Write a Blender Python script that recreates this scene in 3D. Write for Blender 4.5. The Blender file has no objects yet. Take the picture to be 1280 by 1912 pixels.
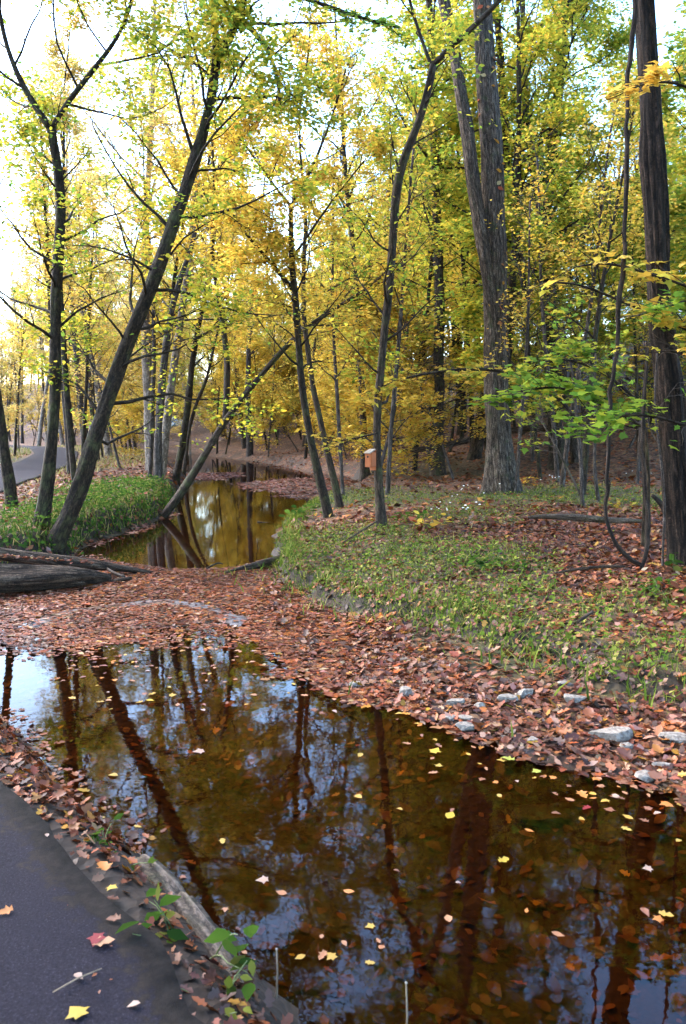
import bpy, math, random
import numpy as np
from mathutils import Vector

# ------------------------------------------------------------------ camera, sky, sun, exposure
scene = bpy.context.scene
COL = scene.collection
F = 1458.0                      # focal length in pixels of the 1280 x 1912 photograph
CAMZ = 2.0
PITCH = math.radians(6.3)
cam_d = bpy.data.cameras.new('camera')
cam_d.sensor_fit = 'VERTICAL'
cam_d.sensor_height = 23.6
cam_d.lens = 18.0
cam_d.clip_start = 0.05
cam_d.clip_end = 2000
cam_d.dof.use_dof = True
cam_d.dof.focus_distance = 9.5
cam_d.dof.aperture_fstop = 3.5
cam = bpy.data.objects.new('camera', cam_d)
cam.location = (0, 0, CAMZ)
cam.rotation_euler = (math.radians(90) - PITCH, 0, 0)
COL.objects.link(cam)
scene.camera = cam

SUN_EL, SUN_AZ = math.radians(42), math.radians(-62)      # azimuth measured from +Y towards +X
world = bpy.data.worlds.new('World')
scene.world = world
world.use_nodes = True
wn, wl = world.node_tree.nodes, world.node_tree.links
wn.clear()
sky = wn.new('ShaderNodeTexSky')
sky.sky_type = 'NISHITA'
sky.sun_disc = False
sky.sun_elevation = SUN_EL
sky.sun_rotation = SUN_AZ
sky.dust_density = 1.4
sky.air_density = 1.0
hsv = wn.new('ShaderNodeHueSaturation')
hsv.inputs['Saturation'].default_value = 1.25
bg = wn.new('ShaderNodeBackground')
bg.inputs['Strength'].default_value = 0.15
wo = wn.new('ShaderNodeOutputWorld')
wl.new(sky.outputs[0], hsv.inputs['Color'])
wl.new(hsv.outputs[0], bg.inputs['Color'])
wl.new(bg.outputs[0], wo.inputs['Surface'])

sun_d = bpy.data.lights.new('sun', 'SUN')
sun_d.energy = 0.55
sun_d.angle = math.radians(40)
sun_d.color = (1.0, 0.97, 0.92)
sun = bpy.data.objects.new('sun', sun_d)
sd = Vector((math.sin(SUN_AZ) * math.cos(SUN_EL), math.cos(SUN_AZ) * math.cos(SUN_EL), math.sin(SUN_EL)))
sun.rotation_euler = sd.to_track_quat('Z', 'Y').to_euler()
COL.objects.link(sun)

vs = scene.view_settings
vs.view_transform = 'Standard'
vs.look = 'None'
vs.exposure = 3.42
vs.gamma = 1.0
vs.use_curve_mapping = False
scene.render.engine = 'CYCLES'
cy = scene.cycles
cy.use_denoising = True
cy.max_bounces = 5
cy.diffuse_bounces = 3
cy.use_adaptive_sampling = True
cy.adaptive_threshold = 0.025
cy.glossy_bounces = 3
cy.transmission_bounces = 3
cy.transparent_max_bounces = 8
cy.caustics_reflective = False
cy.caustics_refractive = False
cy.sample_clamp_indirect = 6.0

# ------------------------------------------------------------------ small maths
rng = np.random.default_rng(11)
CP, SP = math.cos(PITCH), math.sin(PITCH)

def raydir(u, v):
    cx = (u - 640.0) / F
    cz = -(v - 956.0) / F
    return np.array([cx, CP + cz * SP, -SP + cz * CP])

def at(u, v, Y):
    d = raydir(u, v)
    return np.array([0, 0, CAMZ]) + d * (Y / d[1])

def gz(u, v, z):
    d = raydir(u, v)
    return np.array([0, 0, CAMZ]) + d * ((z - CAMZ) / d[2])

def hash2(ix, iy, seed):
    n = (ix.astype(np.int64) * 374761393 + iy.astype(np.int64) * 668265263 + seed * 1442695041) & 0xFFFFFFFF
    n = ((n ^ (n >> 13)) * 1274126177) & 0xFFFFFFFF
    n = n ^ (n >> 16)
    return (n & 0xFFFF) / 65535.0

def vnoise(x, y, seed=0):
    x = np.asarray(x, float); y = np.asarray(y, float)
    ix, iy = np.floor(x), np.floor(y)
    fx, fy = x - ix, y - iy
    fx = fx * fx * (3 - 2 * fx); fy = fy * fy * (3 - 2 * fy)
    a = hash2(ix, iy, seed); b = hash2(ix + 1, iy, seed)
    c = hash2(ix, iy + 1, seed); d = hash2(ix + 1, iy + 1, seed)
    return (a * (1 - fx) + b * fx) * (1 - fy) + (c * (1 - fx) + d * fx) * fy

def fbm(x, y, seed=0, o=3):
    s, a, t = 0, 1.0, 0
    for i in range(o):
        s = s + a * vnoise(np.asarray(x) * 2 ** i + 13.7 * i, np.asarray(y) * 2 ** i + 7.1 * i, seed + i)
        t += a; a *= 0.5
    return s / t

def sstep(a, b, x):
    t = np.clip((x - a) / (b - a), 0, 1)
    return t * t * (3 - 2 * t)

def pdist(x, y, P, closed=True):
    P = np.asarray(P, float)
    best = np.full(x.shape, 1e9)
    n = len(P)
    for i in range(n if closed else n - 1):
        ax, ay = P[i][:2]; bx, by = P[(i + 1) % n][:2]
        dx, dy = bx - ax, by - ay
        L = dx * dx + dy * dy + 1e-12
        t = np.clip(((x - ax) * dx + (y - ay) * dy) / L, 0, 1)
        best = np.minimum(best, (x - ax - t * dx) ** 2 + (y - ay - t * dy) ** 2)
    return np.sqrt(best)

def inpoly(x, y, P):
    P = np.asarray(P, float)
    r = np.zeros(x.shape, bool)
    n = len(P)
    for i in range(n):
        ax, ay = P[i][:2]; bx, by = P[(i + 1) % n][:2]
        if ay == by:
            continue
        c = ((ay > y) != (by > y)) & (x < (bx - ax) * (y - ay) / (by - ay) + ax)
        r ^= c
    return r

def sdist(x, y, P):                                   # negative inside
    d = pdist(x, y, P)
    return np.where(inpoly(x, y, P), -d, d)

def G(lst, z=0.0):
    return [tuple(gz(u, v, z)[:2]) for u, v in lst]

# ------------------------------------------------------------------ the lie of the land
W1 = G([(1420, 1570), (1280, 1500), (1200, 1462), (1100, 1440), (1000, 1422), (930, 1402), (870, 1372), (800, 1345),
        (740, 1322), (660, 1312), (600, 1285), (560, 1240), (500, 1205), (450, 1172), (400, 1160), (330, 1172),
        (260, 1195), (170, 1205), (90, 1196), (0, 1200), (-200, 1210), (-200, 1335), (0, 1350), (60, 1425), (110, 1490),
        (160, 1540), (230, 1592), (320, 1672), (400, 1745), (470, 1832), (540, 1912), (640, 2060)])
W1 += [(0.95, 0.9), (2.2, -1.2), (6.0, -6.0), (14.0, -8.0), (14.0, 2.0)]
W2 = G([(140, 1032), (190, 1056), (300, 1073), (360, 1069), (430, 1069), (480, 1060), (516, 1046), (512, 1020), (515, 1000),
        (535, 977), (570, 955), (610, 940), (660, 925), (670, 900), (645, 889), (600, 885), (560, 881), (530, 873),
        (480, 863), (430, 857), (395, 853), (370, 849), (330, 845), (250, 843), (250, 849), (330, 857), (352, 868),
        (354, 885), (346, 905), (335, 930), (318, 958), (300, 970), (265, 986), (215, 1001), (165, 1016)])
BAR = G([(1500, 1420), (1280, 1345), (1130, 1302), (1000, 1248), (900, 1208), (800, 1182), (700, 1152), (640, 1133),
         (580, 1107), (537, 1087), (522, 1062), (518, 1042), (470, 1055), (430, 1060), (300, 1062), (190, 1046), (130, 1040),
         (60, 1052), (-120, 1062), (-400, 1080), (-400, 1330), (-200, 1350), (0, 1330), (300, 1300), (600, 1320), (900, 1450), (1280, 1560),
         (1500, 1600)], 0.05)
ISLE = [G([(455, 903), (520, 895), (600, 894), (680, 900), (670, 925), (600, 933), (550, 929), (500, 917)]),
        G([(350, 889), (385, 884), (428, 884), (436, 889), (400, 895), (360, 895)])]
HILL = [(60, 6), (30, 13), (14, 18.5), (8, 20.0), (2.8, 22.8), (0.9, 30), (-4, 47), (-13, 64), (-30, 92), (-90, 120), (-300, 140), (-300, 420), (400, 420), (400, 6)]
PATH_R = [(2.3, -2.2), (1.15, -0.2), (0.5, 0.75)] + [tuple(gz(u, v, .36)[:2]) for u, v in ((392, 1912), (340, 1800), (285, 1720), (205, 1630), (100, 1530), (0, 1437))] + [(-2.5, 4.7), (-3.8, 6.8),
          (-5.4, 9.8), (-6.6, 13), (-7.5, 16.5), (-8.5, 20), (-9.6, 26), (-11.6, 34), (-15.2, 45), (-19.5, 55), (-30, 66), (-50, 74)]
PATH_W = [3.2] * 10 + [3.0, 2.8, 2.6, 2.5, 2.5, 2.5, 2.4, 2.4, 2.4, 2.4, 2.4]

def path_sides():
    R = np.array(PATH_R, float)
    # smooth resample
    t = np.r_[0, np.cumsum(np.linalg.norm(np.diff(R, axis=0), axis=1))]
    tt = np.r_[np.arange(0, 12, 0.12), np.arange(12, t[-1], 0.6)]
    X = np.interp(tt, t, R[:, 0]); Y = np.interp(tt, t, R[:, 1]); Wd = np.interp(tt, t, PATH_W)
    for k in range(6):
        X[1:-1] = (X[:-2] + 2 * X[1:-1] + X[2:]) / 4; Y[1:-1] = (Y[:-2] + 2 * Y[1:-1] + Y[2:]) / 4
    T = np.c_[np.gradient(X, tt), np.gradient(Y, tt)]
    T /= np.linalg.norm(T, axis=1)[:, None]
    N = np.c_[-T[:, 1], T[:, 0]]
    return np.c_[X, Y], np.c_[X, Y] + N * Wd[:, None], tt
PR, PL, PT = path_sides()
PATHPOLY = [tuple(p) for p in PR[::4]] + [tuple(p) for p in PL[::-6]]

def H(x, y, detail=True, keep=None):
    x = np.asarray(x, float); y = np.asarray(y, float)
    s1, s2 = sdist(x, y, W1), sdist(x, y, W2)
    w = np.minimum(s1, s2)
    wob = (fbm(x * 2.2, y * 2.2, 3) - 0.5) * 0.22
    w = w + wob * np.where((y < 5) & (x < 0), .15, np.clip(y / 8, 0.4, 1.3))
    sb = sdist(x, y, BAR)
    low = np.minimum(w, sb + (fbm(x * 1.6, y * 1.6, 9) - .5) * .3 + (fbm(x * 6, y * 6, 19) - .5) * .16)
    hs = -sdist(x, y, HILL)
    hillh = np.where(hs > 0, 0.15 * hs + 0.012 * np.clip(hs, 0, 18) ** 2, 0)
    hillh = np.where(hillh > 9, 9 + (hillh - 9) * 0.05, hillh)
    T = 0.44 + 0.030 * np.clip(x - 0.3, 0, 12) + hillh + (fbm(x * .35, y * .35, 21) - .5) * .22 * sstep(1, 5, np.abs(low))
    near = sstep(5.5, 3.0, y) * sstep(2.0, 0.5, x)
    T = T * (1 - near) + 0.31 * near
    # banks: distance from low ground
    bw = 0.45
    bw = np.where((y < 4.4) & (x < .9), 0.22, bw)
    bw = np.where(y > 30, 1.6, bw)
    beach = 0.015 + np.clip(w, 0, 3) * 0.055
    isbar = sstep(0.3, -0.3, sb)
    fl = sstep(-.1, .6, x)
    beach = beach * fl + (1 - fl) * (-0.010 + np.clip(w, 0, 1.2) * 0.008 + .016 * (fbm(x * 2.6, y * 2.6, 61) - .45))
    k = sstep(0.0, 1.0, low / bw)
    rb = sstep(-1.9, -1.2, x) * sstep(4.2, 4.7, y) * sstep(21, 15, y)
    k = k * (1 - rb) + rb * (.42 * sstep(.0, .16 + .5 * sstep(1.2, 2.6, x), low) + .58 * sstep(0, 2.2, low))
    k = np.where((y < 6.0) & (x < .2) & (s1 < s2), np.clip(low / 1.0, 0, 1) ** 1.4, k)
    land = beach + (np.maximum(T, beach) - beach) * k
    bed = -np.clip(0.015 - w * 0.20, 0.015, 0.36) - 0.04 * fbm(x * 1.5, y * 1.5, 5)
    bed = np.where(s2 < s1, np.minimum(bed, -0.03), bed)
    z = np.where(w < 0, bed, land)
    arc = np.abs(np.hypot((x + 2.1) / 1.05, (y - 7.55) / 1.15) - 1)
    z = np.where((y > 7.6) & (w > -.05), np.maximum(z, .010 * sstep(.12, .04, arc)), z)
    for P in ISLE:
        d = sdist(x, y, P) + (fbm(x * 0.9, y * 0.9, 31) - .5) * 1.0
        z = np.where(d < 0.3, np.maximum(z, 0.035 * sstep(0.3, -0.6, d) - 0.01), z)
    # slightly below the path
    pd = sdist(x, y, PATHPOLY)
    if keep is not None: keep.update(w1=s1, w2=s2, bar=sb, path=pd)
    zp = path_z(x, y)
    e = sstep(0.55, 0.0, pd) * (w > 0)
    z = z * (1 - e) + (zp - 0.03) * e
    if detail:
        z = z + (fbm(x * 3.5, y * 3.5, 41) - .5) * 0.05 * sstep(0.1, 0.8, np.abs(low)) * (pd > 0.1)
        z = z + (fbm(x * 9, y * 9, 43, 2) - .5) * 0.022 * (pd > 0.05)
    return z

def path_z(x, y):
    return 0.35 + 0.13 * sstep(5, 16, np.asarray(y, float))

_ts = np.r_[np.arange(1.0, 30, 0.03), np.arange(30, 120, 0.2)]
def ground(u, v):
    d = raydir(u, v); d = d / d[1]
    X = d[0] * _ts; Z = CAMZ + d[2] * _ts
    g = H(X, _ts, False)
    below = np.nonzero(Z <= g)[0]
    i = below[0] if len(below) else len(_ts) - 1
    return np.array([X[i], _ts[i], g[i]])

# ------------------------------------------------------------------ mesh helpers
def mk_mesh(name, V, Fc, mat=None, col=None, attrs=None, smooth=False):
    me = bpy.data.meshes.new(name)
    V = np.asarray(V, np.float32); Fc = np.asarray(Fc, np.int32)
    k = Fc.shape[1]
    me.vertices.add(len(V)); me.vertices.foreach_set('co', V.ravel())
    me.loops.add(Fc.size); me.loops.foreach_set('vertex_index', Fc.ravel())
    me.polygons.add(len(Fc)); me.polygons.foreach_set('loop_start', np.arange(0, Fc.size, k, dtype=np.int32))
    if smooth:
        me.polygons.foreach_set('use_smooth', np.ones(len(Fc), bool))
    if col is not None:
        a = me.attributes.new('col', 'FLOAT_COLOR', 'POINT')
        c = np.ones((len(V), 4), np.float32); c[:, :3] = col
        a.data.foreach_set('color', c.ravel())
    for nm, val in (attrs or {}).items():
        a = me.attributes.new(nm, 'FLOAT_VECTOR', 'POINT')
        a.data.foreach_set('vector', np.asarray(val, np.float32).ravel())
    me.update(calc_edges=True)
    if mat:
        me.materials.append(mat)
    return me

def link(name, me, parent=None, loc=None, kind=None, label=None, cat=None, group=None):
    o = bpy.data.objects.new(name, me)
    COL.objects.link(o)
    if parent: o.parent = parent
    if loc is not None: o.location = tuple(float(q) for q in loc)
    if kind: o['kind'] = kind
    if label: o['label'] = label
    if cat: o['category'] = cat
    if group: o['group'] = group
    return o

def quads2tris(Q):
    Q = np.asarray(Q)
    return np.vstack([Q[:, [0, 1, 2]], Q[:, [0, 2, 3]]])

def smooth_poly(P, R, step):
    """Catmull-like resample of a polyline with radii"""
    P = np.asarray(P, float); R = np.asarray(R, float)
    t = np.r_[0, np.cumsum(np.linalg.norm(np.diff(P, axis=0), axis=1))]
    n = max(3, int(t[-1] / step) + 1)
    tt = np.linspace(0, t[-1], n)
    Q = np.stack([np.interp(tt, t, P[:, i]) for i in range(3)], 1)
    q = np.interp(tt, t, R)
    win = max(1, int(round((t[-1] / max(1, len(P) - 1)) / step * 0.45)))
    for _ in range(3):
        if win < 1: break
        K = np.ones(2 * win + 1) / (2 * win + 1)
        pad = lambda a: np.r_[2 * a[0] - a[1:win + 1][::-1], a, 2 * a[-1] - a[-win - 1:-1][::-1]] if len(a) > win + 1 else None
        if len(tt) <= win + 1: break
        Q = np.stack([np.convolve(pad(Q[:, i]), K, 'valid') for i in range(3)], 1)
    return Q, q, tt

class Tubes:
    def __init__(s): s.V, s.F, s.B, s.n = [], [], [], 0
    def add(s, P, R, k=5, cap=True, fur=0.0, seed=0, flare=0.0, nf=9, lump=0.0):
        P = np.asarray(P, float); R = np.asarray(R, float); n = len(P)
        T = np.gradient(P, axis=0); T /= np.linalg.norm(T, axis=1)[:, None] + 1e-9
        ref = np.array([1.0, 0.13, 0.07]) if abs(T[:, 0]).mean() < 0.75 else np.array([0.05, 0.1, 1.0])
        A = np.cross(T, ref); A /= np.linalg.norm(A, axis=1)[:, None] + 1e-9
        B = np.cross(T, A)
        a = np.linspace(0, 2 * math.pi, k, endpoint=False)
        L = np.r_[0, np.cumsum(np.linalg.norm(np.diff(P, axis=0), axis=1))]
        rad = np.repeat(R[:, None], k, 1)
        if fur or lump or flare:
            ca, sa = np.cos(a)[None, :], np.sin(a)[None, :]
            if fur:
                w = (vnoise(a[None, :] / (2 * math.pi) * nf * 3 + 1.3 * vnoise(L[:, None] * 2.2 + 0 * a[None, :], a[None, :] * 3, seed + 5), L[:, None] * 1.1 + 0 * a[None, :], seed) - .5)
                # make the noise wrap round the trunk
                w2 = (vnoise((a[None, :] - 2 * math.pi) / (2 * math.pi) * nf * 3 + 1.3 * vnoise(L[:, None] * 2.2 + 0 * a[None, :], a[None, :] * 3, seed + 5), L[:, None] * 1.1 + 0 * a[None, :], seed) - .5)
                bl = np.clip((a[None, :] - 5.3) / 0.98, 0, 1)
                w = w * (1 - bl) + w2 * bl
                rad = rad * (1 + fur * w * 2)
            if lump:
                rad = rad * (1 + lump * (vnoise(ca * 1.1 + 5 + 0 * L[:, None], L[:, None] * 1.7 + sa * 1.1, seed + 9) - .5) * 2)
            if flare:
                fl = np.exp(-L / (R[0] * 1.6))[:, None]
                rad = rad * (1 + flare * fl * (0.55 + 0.65 * (0.5 + 0.5 * np.cos(a[None, :] * 5 + seed))))
        V = P[:, None, :] + rad[..., None] * (np.cos(a)[None, :, None] * A[:, None, :] + np.sin(a)[None, :, None] * B[:, None, :])
        i = np.arange(n - 1)[:, None] * k; j = np.arange(k)[None, :]; j2 = (j + 1) % k
        Q = np.stack([i + j, i + j2, i + k + j2, i + k + j], -1).reshape(-1, 4)
        Fq = quads2tris(Q)
        V = V.reshape(-1, 3)
        bk = np.stack([np.cos(a)[None, :] * R[:, None], np.sin(a)[None, :] * R[:, None], np.repeat(L[:, None], k, 1) + seed * 3.1], -1).reshape(-1, 3)
        if cap:
            V = np.vstack([V, P[:1], P[-1:]]); bk = np.vstack([bk, [[0, 0, L[0]]], [[0, 0, L[-1]]]])
            c0, c1 = n * k, n * k + 1
            jj = np.arange(k); jn = (jj + 1) % k
            Fq = np.vstack([Fq, np.stack([jn, jj, np.full(k, c0)], 1), np.stack([(n - 1) * k + jj, (n - 1) * k + jn, np.full(k, c1)], 1)])
        s.V.append(V); s.F.append(Fq + s.n); s.B.append(bk); s.n += len(V)
        return s
    def mesh(s, name, mat, off=(0, 0, 0)):
        V = np.vstack(s.V) - np.asarray(off)
        return mk_mesh(name, V, np.vstack(s.F), mat, attrs={'bk': np.vstack(s.B)}, smooth=True)

# ------------------------------------------------------------------ materials
def nt(name):
    m = bpy.data.materials.new(name); m.use_nodes = True
    n, l = m.node_tree.nodes, m.node_tree.links
    n.clear()
    out = n.new('ShaderNodeOutputMaterial')
    return m, n, l, out

def ramp(n, stops, interp='LINEAR'):
    r = n.new('ShaderNodeValToRGB'); cr = r.color_ramp; cr.interpolation = interp
    while len(cr.elements) < len(stops): cr.elements.new(0.5)
    for e, (p, c) in zip(cr.elements, stops): e.position = p; e.color = (*c, 1)
    return r

def mix(n, l, fac, a, b, typ='MIX'):
    m = n.new('ShaderNodeMix'); m.data_type = 'RGBA'; m.blend_type = typ
    for k, s in ((0, fac), (6, a), (7, b)):
        if hasattr(s, 'links') or hasattr(s, 'is_linked'): l.new(s, m.inputs[k])
        else: m.inputs[k].default_value = s if k == 0 else (*s, 1)
    return m.outputs[2]

def noise(n, l, scale, detail=4, rough=.55, vec=None, dist=0):
    t = n.new('ShaderNodeTexNoise'); t.inputs['Scale'].default_value = scale
    t.inputs['Detail'].default_value = detail; t.inputs['Roughness'].default_value = rough
    t.inputs['Distortion'].default_value = dist
    if vec is not None: l.new(vec, t.inputs['Vector'])
    return t

def bark_mat(name, dark, mid, light, moss=None, mossamt=.5, scale=26, stretch=.16, bump=.6, crack=.6):
    m, n, l, out = nt(name)
    at_ = n.new('ShaderNodeAttribute'); at_.attribute_name = 'bk'
    mp = n.new('ShaderNodeMapping'); mp.inputs['Scale'].default_value = (1, 1, stretch)
    l.new(at_.outputs['Vector'], mp.inputs['Vector'])
    n1 = noise(n, l, scale, 6, .7, mp.outputs[0], .8)
    n2 = noise(n, l, scale * 2.2, 4, .6, at_.outputs['Vector'])
    n3 = noise(n, l, 4.5, 5, .65, at_.outputs['Vector'])
    dv = n.new('ShaderNodeVectorMath'); dv.operation = 'MULTIPLY_ADD'; dv.inputs[1].default_value = (.03, .03, .03)
    l.new(n2.outputs['Color'], dv.inputs[0]); l.new(mp.outputs[0], dv.inputs[2])
    vo = n.new('ShaderNodeTexVoronoi'); vo.feature = 'DISTANCE_TO_EDGE'; vo.inputs['Scale'].default_value = scale * .9
    l.new(dv.outputs[0], vo.inputs['Vector'])
    r = ramp(n, [(.34, dark), (.5, mid), (.66, light)])
    l.new(n1.outputs['Fac'], r.inputs[0])
    r2 = ramp(n, [(.3, (.45, .45, .45)), (.7, (1.4, 1.4, 1.4))]); l.new(n2.outputs['Fac'], r2.inputs[0])
    c = mix(n, l, 1.0, r.outputs[0], r2.outputs[0], 'MULTIPLY')
    if moss:
        rm = ramp(n, [(.5 - .25 * mossamt + .08, (0, 0, 0)), (.68, (1, 1, 1))]); l.new(n3.outputs['Fac'], rm.inputs[0])
        c = mix(n, l, rm.outputs[0], c, moss)
    rc = ramp(n, [(.0, (1 - crack,) * 3), (.16, (1, 1, 1))]); l.new(vo.outputs['Distance'], rc.inputs[0])
    c = mix(n, l, 1.0, c, rc.outputs[0], 'MULTIPLY')
    b = n.new('ShaderNodeBsdfPrincipled'); b.inputs['Roughness'].default_value = .85
    b.inputs['Specular IOR Level'].default_value = .2
    l.new(c, b.inputs['Base Color'])
    ad = n.new('ShaderNodeMath'); ad.operation = 'MULTIPLY_ADD'; ad.inputs[1].default_value = 1.2
    l.new(vo.outputs['Distance'], ad.inputs[0]); l.new(n1.outputs['Fac'], ad.inputs[2])
    bp = n.new('ShaderNodeBump'); bp.inputs['Strength'].default_value = bump; bp.inputs['Distance'].default_value = .025
    l.new(ad.outputs[0], bp.inputs['Height']); l.new(bp.outputs[0], b.inputs['Normal'])
    l.new(b.outputs[0], out.inputs[0])
    return m

def leaf_mat(name, trans=.45, gloss=.0, rough=.45):
    m, n, l, out = nt(name)
    a = n.new('ShaderNodeAttribute'); a.attribute_name = 'col'
    c = a.outputs['Color']
    d = n.new('ShaderNodeBsdfDiffuse'); l.new(c, d.inputs['Color'])
    t = n.new('ShaderNodeBsdfTranslucent'); l.new(c, t.inputs['Color'])
    s1 = n.new('ShaderNodeMixShader'); s1.inputs[0].default_value = trans
    l.new(d.outputs[0], s1.inputs[1]); l.new(t.outputs[0], s1.inputs[2])
    last = s1
    if gloss:
        gl = n.new('ShaderNodeBsdfGlossy'); gl.inputs['Roughness'].default_value = rough
        s2 = n.new('ShaderNodeMixShader'); s2.inputs[0].default_value = gloss
        l.new(s1.outputs[0], s2.inputs[1]); l.new(gl.outputs[0], s2.inputs[2]); last = s2
    l.new(last.outputs[0], out.inputs[0])
    return m

def plain_mat(name, c1, c2, scale=12, rough=.8, bump=.3, coord='Object', stretch=(1, 1, 1)):
    m, n, l, out = nt(name)
    tc = n.new('ShaderNodeTexCoord'); mp = n.new('ShaderNodeMapping'); mp.inputs['Scale'].default_value = stretch
    l.new(tc.outputs[coord], mp.inputs[0])
    nz = noise(n, l, scale, 6, .65, mp.outputs[0])
    r = ramp(n, [(.3, c1), (.7, c2)]); l.new(nz.outputs['Fac'], r.inputs[0])
    b = n.new('ShaderNodeBsdfPrincipled'); b.inputs['Roughness'].default_value = rough
    l.new(r.outputs[0], b.inputs['Base Color'])
    bp = n.new('ShaderNodeBump'); bp.inputs['Strength'].default_value = bump; bp.inputs['Distance'].default_value = .01
    l.new(nz.outputs['Fac'], bp.inputs['Height']); l.new(bp.outputs[0], b.inputs['Normal'])
    l.new(b.outputs[0], out.inputs[0])
    return m

M = {}
M['bark_dark'] = bark_mat('bark_dark', (.007, .005, .0035), (.026, .017, .011), (.068, .046, .030), (.055, .055, .022), .3, 24, .3)
M['bark_grey'] = bark_mat('bark_grey', (.020, .014, .010), (.085, .060, .043), (.21, .165, .128), (.05, .055, .025), .1, 26, .16, 1.0, .7)
M['bark_red'] = bark_mat('bark_red', (.005, .0035, .003), (.022, .014, .010), (.07, .042, .030), None, 0, 24, .14, 1.0, .8)
M['bark_brown'] = bark_mat('bark_brown', (.011, .007, .005), (.042, .027, .018), (.105, .073, .05), (.055, .058, .022), .3, 24, .2)
M['bark_pale'] = bark_mat('bark_pale', (.06, .046, .036), (.18, .145, .115), (.36, .30, .25), None, 0, 9, .5, .3, .2)
M['bark_far'] = bark_mat('bark_far', (.02, .015, .012), (.062, .047, .039), (.15, .12, .105), None, 0, 20, .2, .3)
M['log'] = bark_mat('log_wood', (.014, .0085, .0055), (.068, .042, .027), (.17, .115, .078), None, 0, 22, .12, 1.0, .7)
M['log_grey'] = bark_mat('log_grey', (.03, .021, .015), (.10, .072, .054), (.21, .16, .125), (.05, .055, .02), .3, 22, .08, .8, .7)
M['leaf'] = leaf_mat('leaf_foliage', .6)
M['litter'] = leaf_mat('leaf_dry', .12, .045, .5)
M['wetleaf'] = leaf_mat('leaf_wet', .08, .055, .35)
M['grass'] = leaf_mat('grass_blade', .35)
M['stone'] = plain_mat('stone', (.08, .062, .05), (.38, .32, .26), 38, .85, 1.0)
M['vine'] = bark_mat('bark_vine', (.008, .006, .005), (.03, .02, .016), (.07, .05, .038), None, 0, 30, .1, .6)
M['twig'] = plain_mat('dry_twig', (.12, .08, .05), (.28, .2, .13), 30, .8, .2)

# ground
def ground_mat():
    m, n, l, out = nt('forest_floor')
    g = n.new('ShaderNodeNewGeometry')
    at_ = n.new('ShaderNodeAttribute'); at_.attribute_name = 'mask'
    sp = n.new('ShaderNodeSeparateXYZ'); l.new(at_.outputs['Vector'], sp.inputs[0])
    dn = noise(n, l, 6, 3, .5, g.outputs['Position'])
    va = n.new('ShaderNodeVectorMath'); va.operation = 'MULTIPLY_ADD'
    va.inputs[1].default_value = (.12, .12, .12); l.new(dn.outputs['Color'], va.inputs[0]); l.new(g.outputs['Position'], va.inputs[2])
    vo = n.new('ShaderNodeTexVoronoi'); vo.inputs['Scale'].default_value = 13; l.new(va.outputs[0], vo.inputs['Vector'])
    vh = n.new('ShaderNodeSeparateColor'); l.new(vo.outputs['Color'], vh.inputs[0])
    lit = ramp(n, [(0, (.025, .013, .009)), (.25, (.07, .030, .018)), (.45, (.12, .052, .030)), (.62, (.17, .075, .037)),
                   (.78, (.21, .115, .072)), (.92, (.25, .14, .045)), (1, (.09, .045, .028))])
    l.new(vh.outputs[0], lit.inputs[0])
    big = noise(n, l, .9, 5, .6, g.outputs['Position'])
    bigr = ramp(n, [(.3, (.6, .6, .6)), (.7, (1.2, 1.15, 1.1))]); l.new(big.outputs['Fac'], bigr.inputs[0])
    litc = mix(n, l, 1.0, lit.outputs[0], bigr.outputs[0], 'MULTIPLY')
    sn = noise(n, l, 20, 6, .7, g.outputs['Position'])
    soil = ramp(n, [(.3, (.010, .006, .004)), (.7, (.034, .020, .012))]); l.new(sn.outputs['Fac'], soil.inputs[0])
    grs = ramp(n, [(.3, (.02, .028, .01)), (.7, (.075, .08, .028))]); l.new(sn.outputs['Fac'], grs.inputs[0])
    bed = ramp(n, [(.3, (.018, .009, .004)), (.7, (.065, .033, .014))]); l.new(sn.outputs['Fac'], bed.inputs[0])
    c = mix(n, l, sp.outputs[0], soil.outputs[0], litc)
    c = mix(n, l, sp.outputs[1], c, grs.outputs[0])
    c = mix(n, l, sp.outputs[2], c, bed.outputs[0])
    at2 = n.new('ShaderNodeAttribute'); at2.attribute_name = 'sheen_tint'
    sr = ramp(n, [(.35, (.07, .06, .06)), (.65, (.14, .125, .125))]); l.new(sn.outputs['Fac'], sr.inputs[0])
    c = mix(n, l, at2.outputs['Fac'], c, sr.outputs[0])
    b = n.new('ShaderNodeBsdfPrincipled'); b.inputs['Roughness'].default_value = .8
    b.inputs['Specular IOR Level'].default_value = .3
    l.new(c, b.inputs['Base Color'])
    bp = n.new('ShaderNodeBump'); bp.inputs['Strength'].default_value = .6; bp.inputs['Distance'].default_value = .03
    l.new(vo.outputs['Distance'], bp.inputs['Height']); l.new(bp.outputs[0], b.inputs['Normal'])
    l.new(b.outputs[0], out.inputs[0])
    return m
M['ground'] = ground_mat()

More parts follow.
